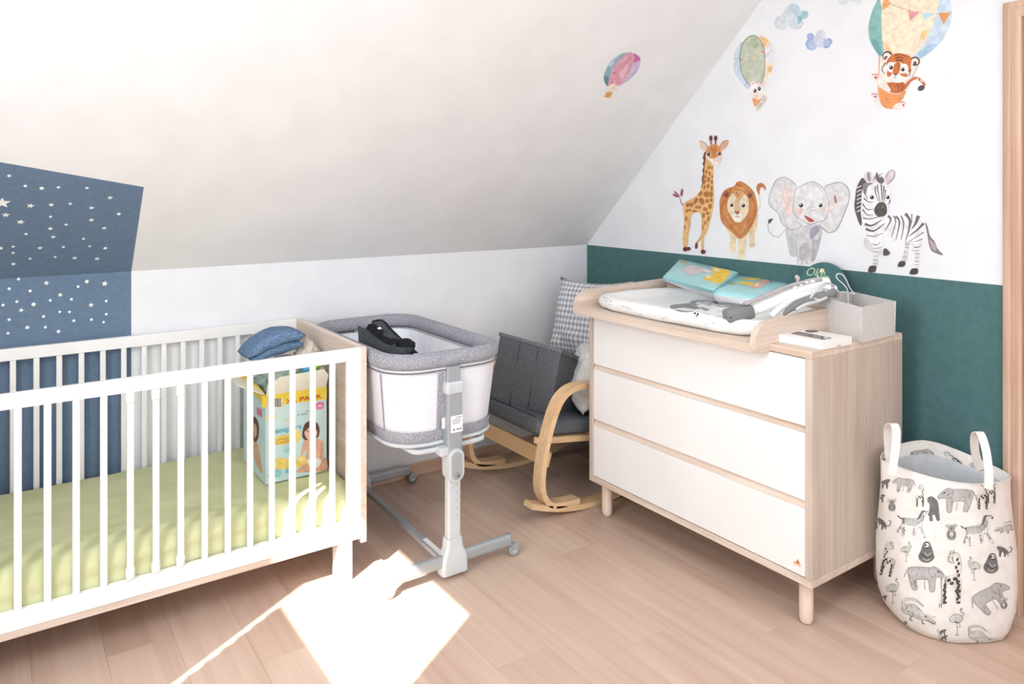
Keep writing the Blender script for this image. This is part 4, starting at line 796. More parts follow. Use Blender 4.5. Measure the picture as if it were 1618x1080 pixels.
# black cloth carrier insert lying in the bedside crib
def insert():
    t = root('carrier_insert', (1.36, 2.72, .61), 'folded black and charcoal carrier insert lying in the bedside crib', 'baby carrier')
    def sheet(nm, P, mat, th=.006):
        n_ = len(P); C = sum((Vector(p) for p in P), Vector())/n_
        nrm = Vector((0, 0, 0))
        for i in range(n_): nrm += (Vector(P[i])-C).cross(Vector(P[(i+1) % n_])-C)
        return prism(nm, [P], nrm.normalized()*th, [mat], t)
    A = lambda x, y, d: tuple(at(x, y, d))
    # outline of the front charcoal wall, a gently curved sheet standing on the pad
    top = [(565, 515, 2.93), (572, 517, 2.92), (580, 521, 2.90), (588, 529, 2.88), (598, 537, 2.86), (610, 544, 2.85), (622, 548, 2.84), (640, 549, 2.85), (653, 549, 2.88)]
    vs, n_ = [], len(top)
    for k, (x_, y_, d_) in enumerate(top):
        p = at(x_, y_, d_); q = p.copy(); q.z = .612; q += (Vector((p.x, p.y, 0))-Vector((1.42, 2.75, 0))).normalized()*-.02
        vs += [p, q, p+Vector((.004, .006, 0)), q+Vector((.004, .006, 0))]
    fs = []
    for k in range(n_-1):
        a, b_ = 4*k, 4*k+4
        fs += [(a, a+1, b_+1, b_), (a+2, b_+2, b_+3, a+3), (a, b_, b_+2, a+2), (a+1, a+3, b_+3, b_+1)]
    fs += [(0, 2, 3, 1), (4*n_-4, 4*n_-3, 4*n_-1, 4*n_-2)]
    fixn(mk('front_wall', vs, fs, M_CHAR, t, smooth=False))
    sheet('back_flap', [A(588, 508, 3.06), A(604, 506, 3.07), A(634, 535, 3.0), A(626, 539, 2.97), A(600, 520, 3.02)], M_CHAR)
    tube('flap_binding', cr_spline([A(588, 508, 3.06), A(604, 506, 3.07), A(618, 520, 3.03), A(634, 535.5, 3.0)], 4), .004, M_BLACK, t, n=6)
    sheet('black_lining', [A(578, 519, 2.95), A(582, 512, 3.0), A(590, 510, 3.04), A(600, 518, 3.03), A(622, 532, 2.98), A(632, 537, 2.95), A(624, 548, 2.88), A(600, 538, 2.89)], M_BLACK, .012)
    sheet('inner_panel', [A(606, 523, 3.0), A(632, 536, 2.965), A(624, 547, 2.88), A(604, 538, 2.91)], M_CHAR, .004)
    blob('toe_pocket', tuple(at(641, 545, 2.93)), (.036, .05, .026), M_BLACK, t, .1, 2, 3, 3)
    sheet('corner_flap', [A(652, 549, 2.88), A(660, 556, 2.86), A(648, 557, 2.86)], M_BLACK)
    sheet('white_tag', [A(596, 518, 2.99), A(601, 516, 2.99), A(603, 519, 2.985), A(598, 520, 2.985)], M_TAGW, .002)
insert()

# ================================================================== ROCKING CHAIR
ch = root('rocking_chair', (2.3, 2.87, 0), 'dark grey upholstered rocking chair with bent birch arms and rockers', 'chair')
FYN, FYF, SW = 2.572, 3.165, .06
def rz(x_): return .0135+(x_-2.25)**2/(2*.95)
for fy in (FYN, FYF):
    path = [(x_, fy, rz(x_)) for x_ in [1.875+i*.0465 for i in range(21)]]
    sweep('rocker', path, rect(.024, SW), M_BIRCHX, ch, up=(0, 1, 0), smooth=False)
    P = [(2.14, fy, .047), (2.06, fy, .052), (1.985, fy, .066), (1.945, fy, .11), (1.934, fy, .17), (1.946, fy, .27), (1.972, fy, .37), (2.010, fy, .465), (2.052, fy, .523), (2.115, fy, .552), (2.20, fy, .553), (2.40, fy, .53), (2.66, fy, .49)]
    sweep('bent_arm', cr_spline(P, 7), rect(.024, SW), M_BIRCHX, ch, up=(0, 1, 0), smooth=False)
    sweep('back_post', [(2.48, fy+(.042 if fy < 3 else -.042), .26), (2.60, fy+(.042 if fy < 3 else -.042), .60), (2.68, fy+(.042 if fy < 3 else -.042), .80)], rect(.022, .045), M_BIRCHX, ch, smooth=False)
    yy = fy+(.042 if fy < 3 else -.042)
    sweep('seat_rail', [(1.945, yy, .336), (2.50, yy, .258)], rect(.026, .026), M_BIRCHX, ch, smooth=False)
    lathe('bolt', [(0, 0), (.005, 0), (.005, -.004), (0, -.004)], (1.975, fy-SW/2, .30), M_CHROME, ch, 12, axis=1)
hexa('front_rail', [(1.968, FYN+.0, .225), (1.986, FYN+.0, .222), (1.986, FYF, .222), (1.968, FYF, .225), (1.988, FYN, .288), (2.006, FYN, .285), (2.006, FYF, .285), (1.988, FYF, .288)], M_BIRCHY, ch, .003)
box('rear_rail', 2.46, 2.48, FYN, FYF, .20, .26, M_BIRCHY, ch, .003); box('rocker_bar', 2.60, 2.66, FYN, FYF, .092, .112, M_BIRCHY, ch, .003)
def slab(nm, a, b_, th, y0, y1, mat, par, r=.03, bulge=.008):   # padded slab between points a,b (x,z) with its thickness to the upper side
    a, b_ = Vector((a[0], 0, a[1])), Vector((b_[0], 0, b_[1])); d = (b_-a).normalized(); nn = Vector((-d.z, 0, d.x)); nn = nn if nn.z > 0 else -nn; Lg = (b_-a).length
    rings = []; cy = (y0+y1)/2; hy_ = (y1-y0)/2
    for k, (t, ins) in enumerate([(0, r*.6), (.12, r*.18), (.3, 0), (.7, 0), (.88, r*.18), (1, r*.6), (1.03, r*1.6)]):
        rg = rr(Lg/2, cy, Lg/2-ins, hy_-ins, max(.012, r-ins*.3), 0, 5)
        rings.append([a+d*p.x+Vector((0, p.y, 0))+nn*(th*t+(bulge*(1-((p.x/Lg-.5)*2)**2) if t > .9 else 0)) for p in rg])
    return ringloft(nm, rings, mat, par)
slab('seat_cushion', (1.955, .35), (2.56, .275), .062, FYN+.032, FYF-.032, M_DARKF, ch)
sweep('cushion_piping', [(1.953+.0, y_, .437) for y_ in (FYN+.05, FYF-.05)], circ(.003, 6), M_DARKS, ch)
slab('back_cushion', (2.79, .97), (2.56, .36), .085, FYN+.032, FYF-.032, M_DARKF, ch) if 0 else None
bk = []
for t, ins in [(0, .02), (.15, .005), (.5, 0), (.85, .005), (1, .02)]:
    d = Vector((.24, 0, .62)).normalized(); nn = Vector((-d.z, 0, d.x)); Lg = .60
    bk.append([Vector((2.585, 0, .33))+d*p.x+Vector((0, p.y, 0))+nn*.085*t for p in rr(Lg/2, (FYN+FYF)/2, Lg/2-ins, (FYF-FYN)/2-.034-ins, .03, 0, 5)])
ringloft('back_cushion', bk, M_DARKF, ch)
# dark grey cloth storage box on the seat
sb = root('storage_box', (2.12, 2.86, .43), 'dark grey fabric storage box standing tilted on the rocking chair seat', 'storage box')
A = lambda x, y, d: at(x, y, d)
bl, br, tl, tr = A(772, 634, 3.62), A(868, 655, 3.40), A(790, 529, 3.66), A(886, 556, 3.40)
dep = Vector((.19, .085, -.018)); dept = Vector((.20, .07, .0))
tr2 = A(905, 564, 3.50); br2 = br+(tr2-tr)+Vector((0, 0, .0))
bl2, tl2 = bl+(tr2-tr)*1.0, tl+(tr2-tr)
k_ = 1.9
br2 = br+(tr2-tr)*k_; bl2 = bl+(tr2-tr)*k_; tl2 = tl+(tr2-tr)*k_; tr3 = tr+(tr2-tr)*k_
def boxwalls():
    c = [bl, br, br2, bl2]; t_ = [tl, tr, tr3, tl2]
    hexa('body', c+t_, M_DARKF, sb, .006, 3)
    cen = sum(t_, Vector())/4; up = ((tl-bl).normalized()+(tr-br).normalized()).normalized()
    o_ = [p+(p-cen).normalized()*.008-up*.004 for p in t_]; o2 = [p+(p-cen).normalized()*.008+up*.014 for p in t_]
    hexa('rim_lid', o_+o2, speck('rim_grey_weave', '6A6D72', '83868B', 210, .95, .3, spec=.1), sb, .005, 3)
    for f in (.36, .66):
        a_, b_ = tl.lerp(tr, f), bl.lerp(br, f)
        n_ = (tr-tl).cross(bl-tl).normalized(); n_ = n_ if n_.x < 0 else -n_
        sweep('seam', [a_+n_*.0022-up*.006, b_+n_*.0022+up*.006], circ(.0018, 5), M_DARKS, sb)
boxwalls()
# cushions
gp = root('gingham_pillow', (2.47, 2.95, .58), 'grey and white checked pillow propped against the chair back', 'pillow')
pillow('cover', (2.50, 2.905, .765), (0, 1, -.06), (.25, .03, 1), (1, 0, -.25), .285, .215, .06, M_GING, gp, wr=.02, seed=3)
fp = root('fluffy_cushion', (2.36, 2.72, .42), 'white fluffy cushion on the chair seat behind the birch armrest', 'cushion')
pillow('cover', (2.345, 2.74, .54), (.5, .8, 0), (.25, -.1, 1), (-.8, .5, .2), .155, .15, .065, M_FLUFF, fp, wr=.02, seed=8)

# ================================================================== DRESSER
DX0, DX1, DYR, DYL, DZ0, DZ1 = 2.16, 2.722, 1.409, 2.504, .151, .917
ds = root('dresser', (2.44, 1.956, 0), 'pale ash dresser with three white drawer fronts on round legs', 'dresser')
tk = .024
box('side_panel', DX0, DX1, DYR, DYR+tk, DZ0+tk, DZ1-tk, M_ASHZ, ds); box('side_panel', DX0, DX1, DYL-tk, DYL, DZ0+tk, DZ1-tk, M_ASHZ, ds)
box('top_panel', DX0, DX1, DYR, DYL, DZ1-tk+.0002, DZ1, M_ASHY, ds); box('bottom_panel', DX0, DX1, DYR, DYL, DZ0, DZ0+tk-.0002, M_ASHY, ds)
box('back_panel', DX1-.006, DX1-.001, DYR+tk, DYL-tk, DZ0+tk, DZ1-tk, M_WHITE, ds)
for k, (z0, z1) in enumerate([(.178, .400), (.428, .648), (.671, .890)]):
    y0, y1 = DYR+tk+.002, DYL-tk-.002
    dw = box('drawer', DX0+.003, DX0+.021, y0, y1, z0, z1, M_WHITE, ds, .0012)
    if k == 0: badge = dw
    if k < 2:
        gz0, gz1 = z1+.001, (.427, .670)[k]
        hexa('grip_rail', [(DX0+.006, y0, gz0), (DX0+.05, y0, gz0), (DX0+.05, y1, gz0), (DX0+.006, y1, gz0), (DX0+.016, y0, gz1), (DX0+.05, y0, gz1), (DX0+.05, y1, gz1), (DX0+.016, y1, gz1)], M_ASHY, ds, 0)
    box('drawer_body', DX0+.0215, DX1-.02, y0+.01, y1-.01, z0+.01, z1-.03, M_ASHX, dw, 0)
bd = [(DX0+.003, 1.452, .205), (DX0+.003, 1.474, .205), (DX0+.003, 1.474, .227), (DX0+.003, 1.452, .227)]
def bq(y_, z_): return (DX0+.0026, 1.476-y_*.024, .203+z_*.026)
o = prism('emblem', [[bq(0, .1), bq(1, .1), bq(1, .5), bq(0, .5)]], (-.0004, 0, 0), [wc('D98E5C')], badge)
prism('emblem', [[bq(.2, .45), bq(.42, .45), bq(.42, .75), bq(.55, .95), bq(.62, .72), bq(.8, .7), bq(.8, .45)]], (-.0006, 0, 0), [wc('B5652F')], badge)
prism('emblem', [[bq(.05, .18), bq(.95, .18), bq(.95, .3), bq(.05, .3)]], (-.0006, 0, 0), [wc('F3E2D2')], badge)
for x_ in (DX0+.052, DX1-.05):
    for y_ in (DYR+.055, DYL-.06):
        lathe('leg', [(0, 0), (.010, 0), (.017, .004), (.0215, .013), (.0225, .024), (.0225, DZ0-.0002), (0, DZ0-.0002)], (x_, y_, 0), M_LEGW, ds, 28)
# ================================================================== CHANGING TRAY ON TOP
cr = root('changing_tray', (2.37, 2.036, DZ1), 'pale ash changing tray with curved side walls on the dresser', 'changing table')
TY0, TY1, TX0, TX1 = 1.567, 2.522, 2.081, 2.665
box('front_lip', TX0+.002, DX0-.001, TY0+.024, TY1-.024, .893, .9175, M_ASHY, cr, .001)
box('base_board', TX0+.002, TX1-.02, TY0+.024, TY1-.024, .9176, .924, M_ASHY, cr, .001)
pf = [(2.081, .893), (2.081, .925), (2.084, .945), (2.093, .963), (2.109, .979), (2.132, .990), (2.165, .996), (2.66, 1.010), (2.665, .9175), (2.1595, .9175), (2.1595, .893)]
prism('side_wall', [[(a, TY0, b) for a, b in pf]], (0, .0235, 0), [M_ASHX], cr, bw=.001)
prism('side_wall', [[(a, TY1-.0235, b) for a, b in pf]], (0, .0235, 0), [M_ASHX], cr, bw=.001)
box('back_wall', TX1-.02, TX1, TY0+.024, TY1-.024, .9245, 1.008, M_ASHY, cr, .001)
# padded mat
def mat_pad():
    cx_, cy_, hx_, hy_ = 2.378, 2.043, .262, .446; n1 = 60; rings = []
    def outline(s, z, dz=0):
        out = []
        for i in range(n1):
            a = 2*PI*i/n1; c_, s_ = math.cos(a), math.sin(a); e = .42
            x_ = hx_*s*(abs(c_)**e)*(1 if c_ > 0 else -1); y_ = hy_*(abs(s_)**e)*(1 if s_ > 0 else -1)*(1-(1-s)*.6)
            zz = z+.004*noise.noise(Vector((x_*9, y_*9, z*20)))+(.006*abs(math.sin(a*9)) if .9 < s < 1.01 else 0)
            out.append(Vector((cx_+x_, cy_+y_, zz)))
        return out
    spec = [(.90, .9255), (.97, .93), (1.0, .942), (.995, .958), (.95, .974), (.88, .981), (.80, .974), (.72, .958), (.6, .950), (.3, .949)]
    o_ = ringloft('changing_mat', [outline(a, b) for a, b in spec], M_PAD, None, True, True)
    return o_
pad = mat_pad(); tag(pad, 'white wipeable changing mat with faint prints in the wooden tray', 'changing mat')
PM = bvh_map(pad)
G = '8E9294'
L = [('F5F5F4', sm([(560, 640), (800, 660), (860, 700), (1030, 700), (960, 740), (900, 800), (700, 830), (640, 790), (560, 700)])), (G, sm([(285, 690), (330, 672), (520, 655), (560, 660), (600, 690), (640, 720), (620, 745), (560, 720), (440, 705), (330, 715), (295, 712)])), ('9A9E9F', sm([(520, 640), (600, 622), (720, 622), (780, 640), (700, 650), (560, 690)])), ('F2F0EF', sm([(590, 650), (640, 632), (760, 640), (840, 680), (820, 710), (700, 705), (620, 685)])), ('E8B8BE', ell(745, 672, 42, 14)), ('7C8082', stk([(640, 655), (665, 650), (690, 658)], 8, 4)), (G, sm([(640, 700), (720, 720), (740, 735), (700, 745), (660, 730)])), (G, sm([(320, 725), (400, 735), (470, 745), (560, 748), (480, 758), (400, 752)])), ('7F8385', sm([(770, 630), (830, 640), (845, 665), (800, 655)])), ('7F8385', stk([(830, 690), (900, 700), (1030, 690)], 6, 3)), ('2C2C2E', ell(575, 778, 14, 12)), ('F8F8F8', ell(605, 765, 50, 40)), ('2C2C2E', ell(575, 775, 12, 10)), ('2C2C2E', ell(610, 785, 14, 14)), ('2C2C2E', ell(595, 805, 8, 10))]
decal('mat_print', (1020, 390), 7.355, L, PM, pad, cut=3, lift=.0012)
pk = [(385, 405), (430, 440), (460, 462), (450, 490), (405, 432), (610, 520), (580, 510), (710, 575), (470, 580), (900, 605), (560, 505), (930, 600), (970, 405), (420, 460), (330, 560), (630, 525), (1270, 660), (1330, 650), (1200, 600)]
decal('mat_speckle', (880, 390), 5.4, [('B4B6B7', ell(a, b, 7+3*(i % 3), 4, .4*i, 6)) for i, (a, b) in enumerate(pk)]+[('C9CBCC', ell(a+13, b+5, 8, 3, .7*i, 6)) for i, (a, b) in enumerate(pk)], PM, pad, lift=.0012)

# ================================================================== NAPPY PACKS
def pack(nm, label, tops, bots, art, texts):
    t = root(nm, (sum(p.x for p in bots)/4, sum(p.y for p in bots)/4, min(p.z for p in bots)), label, 'nappy pack', 'nappy packs on the changing mat')
    rings = []; cb_, ct_ = sum(bots, Vector())/4, sum(tops, Vector())/4
    def edge(c4, s, n_=7):
        out = []; cen = sum(c4, Vector())/4
        for i in range(4):
            a, b = c4[i], c4[(i+1) % 4]
            for k in range(n_):
                p = a.lerp(b, k/n_); p = cen+(p-cen)*s; out.append(p+Vector((0, 0, .0012*noise.noise(p*60))))
        return out
    up = (ct_-cb_).normalized()
    h_ = (ct_-cb_).length
    spec = [(bots, .90, 0), (bots, .99, 0)]
    R_ = [edge(bots, .92), [p+up*h_*.12 for p in edge(bots, 1.0)], [p-up*h_*.32 for p in edge(tops, 1.02)]]
    ringloft('white_side', R_, M_PACKW, t, True, False)
    R2 = [[p-up*h_*.32 for p in edge(tops, 1.021)], [p-up*h_*.12 for p in edge(tops, 1.015)], [p-up*.003 for p in edge(tops, .995)], [p+up*.0 for p in edge(tops, .96)]]
    top = ringloft('turquoise_top', R2, M_TEAL, t, False, True)
    n_ = (tops[1]-tops[0]).cross(tops[3]-tops[0]).normalized(); n_ = n_ if n_.z > 0 else -n_
    TM = bvh_map(top); k1 = 7 if len(art) > 9 else 3
    decal('yellow_panel_print', (1020, 390), 7.355, art[:k1], TM, t, lift=.0008, cut=4); decal('drawing_print', (1020, 390), 7.355, art[k1:], TM, t, lift=.0008, cut=4)
    for s_, o_, sz_, fit in texts:
        p, _ = TM(1020+o_[0]/7.355, 390+o_[1]/7.355)
        textm(s_, p, (tops[1]-tops[0]), (tops[3]-tops[0])*-1 if 0 else (tops[0]-tops[3]), sz_, wc('5E7F8A'), t, lift=.003, fit=fit)
    return t
Z_ = lambda x, y, z: on_plane(x, y, (0, 0, z), (0, 0, 1))
t1 = [Z_(1074, 409, 1.085), Z_(1167, 429, 1.06), Z_(1128, 457, 1.025), Z_(1048, 436, 1.05)]
b1 = [Vector((p.x, p.y, .0)) for p in t1]; 
for p, z in zip(b1, (1.0, .985, .962, .975)): p.z = z
b1[3] = Z_(1050, 447, .99); b1[2] = Z_(1128, 474, .965); b1[0] = b1[3]+(t1[0]-t1[3])*.97; b1[1] = b1[2]+(t1[1]-t1[2])*.97; b1[0].z = .99; b1[1].z = .965
art1 = [('F3CC4E', sm([(770, 250), (840, 232), (1000, 268), (940, 360), (870, 425), (700, 385), (690, 350), (780, 320)], 3)), ('E9B93A', stk([(870, 290), (960, 290)], 10)), ('E9B93A', stk([(800, 345), (890, 350)], 10)), ('F8E7B0', ell(820, 268, 34, 18, .2)), ('F8E7B0', ell(730, 350, 30, 16, .2)), ('D9B64C', stk([(390, 178), (440, 172), (495, 190)], 14)), ('D9CFCF', sm([(440, 260), (520, 215), (640, 240), (660, 290), (560, 330), (470, 305)])), ('B8AEB4', stk([(500, 240), (560, 235), (600, 260)], 8)), ('E9DEDA', ell(690, 275, 70, 22, .2)), ('3E3E42', ell(645, 268, 24, 9, .15)), ('6FA9B2', stk([(590, 200), (660, 208), (740, 225)], 6))]
pack('nappy_pack', 'left, higher turquoise nappy pack with a big yellow panel', t1, b1, art1, [('newborn', (600, 215), .012, .05)])
t2 = [Z_(1166, 432, 1.04), Z_(1258, 438, 1.035), Z_(1212, 467, 1.01), Z_(1129, 457.5, 1.02)]
b2 = [None]*4; b2[3] = Z_(1130, 477, .965); b2[2] = Z_(1205, 486, .962); b2[0] = b2[3]+(t2[0]-t2[3])*.97; b2[1] = b2[2]+(t2[1]-t2[2])*.97; b2[0].z = .965; b2[1].z = .962
art2 = [('D9C25A', sm([(1130, 365), (1200, 355), (1320, 365), (1310, 390), (1120, 380)], 3)), ('E6C14A', sm([(1080, 410), (1180, 405), (1290, 430), (1280, 450), (1200, 445), (1080, 425)], 3)), ('C9A03A', stk([(960, 415), (1000, 425), (1035, 425)], 12)), ('E6B7A4', sm([(1210, 460), (1300, 410), (1420, 370), (1480, 350), (1490, 375), (1400, 420), (1340, 470), (1250, 480)])), ('8A6A5E', ell(1440, 380, 26, 10, -.3)), ('D9A894', ell(1360, 415, 60, 18, -.3)), ('F3E8E0', ell(1300, 440, 30, 12, -.2)), ('6A5A56', ell(1455, 405, 12, 8))]
pack('nappy_pack', 'right, lower turquoise nappy pack beside the grey and white mobile arm', t2, b2, art2, [('baby soft', (1150, 352), .010, .05)])

# ================================================================== CRIB MOBILE ARM
ma = root('mobile_arm', (2.38, 1.75, .98), 'white and grey plastic crib mobile arm lying on the changing mat', 'baby mobile')
def armpath(P, n=6): return cr_spline([at(*p) for p in P], n)
pth = armpath([(1150, 499, 2.66), (1180, 492, 2.68), (1215, 478, 2.70), (1250, 462, 2.72), (1285, 452, 2.73), (1308, 450, 2.73)])
n_ = len(pth)
sweep('white_arm', pth[6:], rrprof(.052, .046, .018, 4), M_LALU if 0 else M_WHITE, ma, up=(0, 0, 1), scale=[.85+.35*min(1, i/(n_-7)*1.4) for i in range(n_-6)])
sweep('grey_grip', armpath([(1147, 500, 2.645), (1156, 498, 2.65), (1170, 495, 2.66), (1186, 491, 2.67)], 5), rrprof(.056, .052, .017, 4), M_DKPL, ma, up=(0, 0, 1), scale=[.86, .93, .98, 1, 1.02, 1.03, 1.04, 1.04, 1.04, 1.03, 1.02, 1.0, .99, .97, .95, .93])
lathe('screw_hole', [(0, 0), (.003, 0), (.003, .002), (0, .002)], at(1155, 501.5, 2.608), M_BLACK, ma, 10, axis=1)
upn = Vector((0, 0, 1))
wp = armpath([(1176, 482, 2.655), (1205, 470, 2.665), (1240, 455.5, 2.685), (1270, 447, 2.695), (1297, 443.5, 2.71)], 5)
sweep('grey_window', [p+upn*.004 for p in wp], rrprof(.020, .010, .004), speck('smoke_plastic', 'A8A3A6', 'B9B4B6', 10, .25, spec=.6), ma, up=(0, 0, 1))
for k, (x_, y_, r_) in enumerate([(1257, 456, .008), (1275, 448, .006), (1284, 446.5, .008), (1266, 452, .005)]): blob('white_bead', at(x_, y_-2, 2.655), (r_*1.3, r_, r_*.7), M_WHITE, ma, .05, 2, k, 2)
sweep('white_cowl', armpath([(1218, 500, 2.69), (1230, 486, 2.70), (1250, 473, 2.71), (1275, 463, 2.72), (1300, 457, 2.73), (1316, 458, 2.74)], 5), rrprof(.05, .04, .016, 4), M_WHITE, ma, up=(0, 0, 1), scale=[.45+.55*min(1, i/10) for i in range(26)])
sweep('grey_underside', armpath([(1238, 497, 2.655), (1252, 485, 2.66), (1272, 476, 2.67), (1295, 468, 2.69), (1318, 461, 2.71)], 5), rrprof(.032, .028, .01, 4), M_DKPL, ma, up=(0, 0, 1), scale=[.3+.7*min(1, i/7) for i in range(21)])
sweep('rib', armpath([(1258, 489, 2.635), (1272, 481, 2.64), (1290, 476, 2.66), (1306, 470, 2.68)], 5), circ(.006, 8), M_LALU, ma)
sweep('mounting_clip', armpath([(1300, 462, 2.70), (1312, 462, 2.72), (1321, 464, 2.735)], 4), rrprof(.03, .032, .01, 3), speck('taupe_plastic', 'AEA8A6', 'BBB6B4', 10, .4), ma)
sweep('thin_arch', armpath([(1280, 471, 2.66), (1292, 456, 2.675), (1306, 446.5, 2.69), (1318, 452, 2.715)], 5), circ(.004, 8), M_LALU, ma)

# round name sign behind, leaning on the wall
sgc = Vector((2.79, 1.775, 1.03)); u_ = Vector((0, -1, 0)); v_ = Vector((.26, 0, 1)).normalized(); n_s = u_.cross(v_)
if n_s.x > 0: n_s = -n_s
sg = root('name_sign', (2.76, 1.775, DZ1), 'round dark green name sign leaning on the green wall behind the dresser', 'sign')
SR = .113
ra = [Vector((0, 0, 0))]
def sd(a, b, l=0): return sgc+u_*a*SR+v_*b*SR+n_s*l
prism('disc', [[sd(math.cos(a), math.sin(a)) for a in [2*PI*i/40 for i in range(40)]]], -n_s*.004, [M_SIGN], sg, bw=.0008)
SMAP = plane_map(sgc, n_s)
L = [('D9C3BE', sm([(190, 320), (230, 290), (285, 330), (270, 400), (235, 430), (215, 370)])), ('C9B4B8', ell(235, 400, 22, 40)), ('7A6A6E', ell(240, 420, 8, 10)), ('E6D9B6', ell(708, 210, 44, 42)), ('D2C29A', ell(715, 200, 18, 16)), ('D4D0E0', sm([(600, 300), (630, 310), (670, 350), (650, 365), (620, 345)])), ('9CBF96', sm([(720, 360), (770, 300), (850, 330), (830, 370), (780, 380)])), ('B4D0A0', stk([(760, 330), (800, 320), (850, 350)], 8)), ('9BA394', sm([(830, 400), (900, 440), (950, 520), (900, 500), (860, 430)]))]
decal('painted_flowers', (1240, 410), 12.0, L, SMAP, sg)
c0, _ = SMAP(1272, 434.5); textm('Oke', c0, (0, -1, 0), v_, .05, wc('B9D3A6'), sg, lift=.0015, shear=.3)

# felt basket, white boxes and cord
fb = root('felt_basket', (2.56, 1.51, DZ1), 'open pale grey felt basket on the right end of the dresser', 'basket')
bc = [Z_(1295.5, 520, .9175), Z_(1361.5, 541.5, .9175), Z_(1413.5, 529, .9175)]; bc.append(bc[0]+bc[2]-bc[1])
tz = .9175+(541.5-485)/((541.5-HYP)/(H-.9175))
tc_ = [Vector((p.x, p.y, tz)) for p in bc]; cen = sum(bc, Vector())/4
for p in tc_: p += (Vector((p.x-cen.x, p.y-cen.y, 0)))*.02
inn = lambda c4: [p+(Vector((cen.x, cen.y, p.z))-p).normalized()*.006 for p in c4]
bi, ti = inn(bc), inn(tc_)
for i in range(4):
    j = (i+1) % 4
    f = fixn(mk('felt_side', [bc[i], bc[j], bi[j], bi[i], tc_[i], tc_[j], ti[j], ti[i]], [(0, 1, 2, 3), (4, 5, 6, 7), (0, 1, 5, 4), (1, 2, 6, 5), (2, 3, 7, 6), (3, 0, 4, 7)], M_FELT, fb))
    sweep('edge_stitch', [bc[i]+(bc[i]-cen)*.004, tc_[i]+(tc_[i]-cen)*.004], circ(.0016, 5), M_FELT, fb)
mk('felt_bottom', [p+Vector((0, 0, .003)) for p in bi]+[p+Vector((0, 0, .006)) for p in bi], [(0, 1, 2, 3), (4, 5, 6, 7)], M_FELT, fb)
wb = root('white_box', (2.30, 1.49, DZ1), 'flat white box with a dark printed lid in front of the felt basket', 'box')
hexa('box_body', [Vector((p.x, p.y, z)) for z in (.9176, .945) for p in (Z_(1230.5, 540, .9176), Z_(1300, 552.5, .9176), Z_(1346, 544, .9176), Z_(1276, 531.5, .9176))], M_WHITE, wb, .001)
L = [('6B6360', [(330, 308), (480, 275), (1095, 388), (935, 420)]), ('8E8884', [(400, 312), (470, 290), (690, 325), (660, 358)]), ('9A9590', [(720, 365), (760, 338), (900, 362), (880, 398)]), ('F3F1F0', ell(980, 385, 45, 12)), ('7A7470', sm([(600, 262), (640, 245), (800, 250), (850, 272), (740, 292), (640, 285)]))]
decal('lid_print', (1220, 500), 11.557, L, plane_map((0, 0, .945), (0, 0, 1)), wb)
decal('side_mark', (1220, 500), 11.557, [('B8B0B4', ell(1210, 525, 40, 12, -.2))], plane_map(Z_(1300, 552.5, .93), (0, -1, 0)), wb, lift=.003)
cdp = cr_spline([at(*p) for p in [(1296, 474, 2.62), (1286, 471, 2.66), (1300, 473, 2.72), (1318, 466, 2.76), (1330, 461, 2.80), (1342, 462, 2.84), (1350, 464.5, 2.86), (1343, 455, 2.86), (1336, 440, 2.86), (1329, 432.5, 2.86), (1322, 433.5, 2.86), (1323, 440, 2.86), (1333, 449, 2.86), (1339, 458, 2.86), (1340, 468, 2.85), (1341, 486, 2.84)]], 6)
tag(tube('looped_cable', cdp, .0022, M_WHITE, None, n=7), 'thin white looped cable sticking up behind the felt basket', 'cable')

# ================================================================== LAUNDRY BAG
bg_ = root('laundry_bag', (2.62, 1.21, 0), 'tall white canvas laundry bag printed with safari animals', 'laundry bag')
bcx, bcy = 2.625, 1.215
UR, UF = Vector((RT[0], RT[1], 0)), Vector((FW[0], FW[1], 0))
spec = [(0, .150, .135, 0), (.006, .168, .150, 0), (.03, .186, .158, 0), (.08, .205, .162, .002), (.14, .212, .160, .004), (.26, .211, .152, .004), (.38, .210, .145, .003), (.46, .211, .140, .002), (.54, .214, .138, .001)]
NB = 56
def bagring(h, w_, d_, e, ins=0, top=0):
    out = []
    for i in range(NB):
        a = 2*PI*i/NB; c_, s_ = math.cos(a), math.sin(a); ex = .82+.5*min(1, max(0, (h-.25)/.28))
        u = w_*(abs(c_)**ex)*(1 if c_ > 0 else -1); v = d_*(abs(s_)**ex)*(1 if s_ > 0 else -1)
        wv = .005*noise.noise(Vector((c_*2, s_*2, h*5)))+.003*noise.noise(Vector((c_*5, s_*5, h*13)))
        k = 1+wv*6; z = h
        if top: z += top*((-.010 if c_ < 0 else -.062)*c_*c_-.036*(s_ < 0)*abs(s_)**2+.008*(s_ > 0)*abs(s_))
        p = Vector((bcx, bcy, z))+UR*(u*k+ins*-c_)+UF*(v*k+ins*-s_); out.append(p)
    return out
outer = ringloft('canvas', [bagring(h, w_, d_, e, 0, max(0, (h-.3)/.24)) for h, w_, d_, e in spec], M_BAG, bg_, True, False)
lin_r = [bagring(.54, .2125, .1365, 0, .002, 1), bagring(.498, .209, .136, 0, .004, .85), bagring(.30, .20, .14, 0, .006, 0), bagring(.06, .185, .145, 0, .006, 0), bagring(.02, .14, .12, 0, .006, 0)]
ringloft('lining', [lin_r[1], lin_r[2], lin_r[3], lin_r[4]], M_BAGIN, bg_, False, True)
facing = ringloft('rim_facing', [lin_r[0], lin_r[1]], M_BAG, bg_, False, False)
sweep('rim_hem', bagring(.5405, .2135, .1375, 0, 0, 1), circ(.0022, 6), M_BAG, bg_, True)
BM = bvh_map(outer)
def strap(P, w_=.026):
    return sweep('handle', cr_spline(P, 6), rect(w_, .003), M_BAG, bg_, up=UF, smooth=False)
def hnd(sx, sgn):
    pass
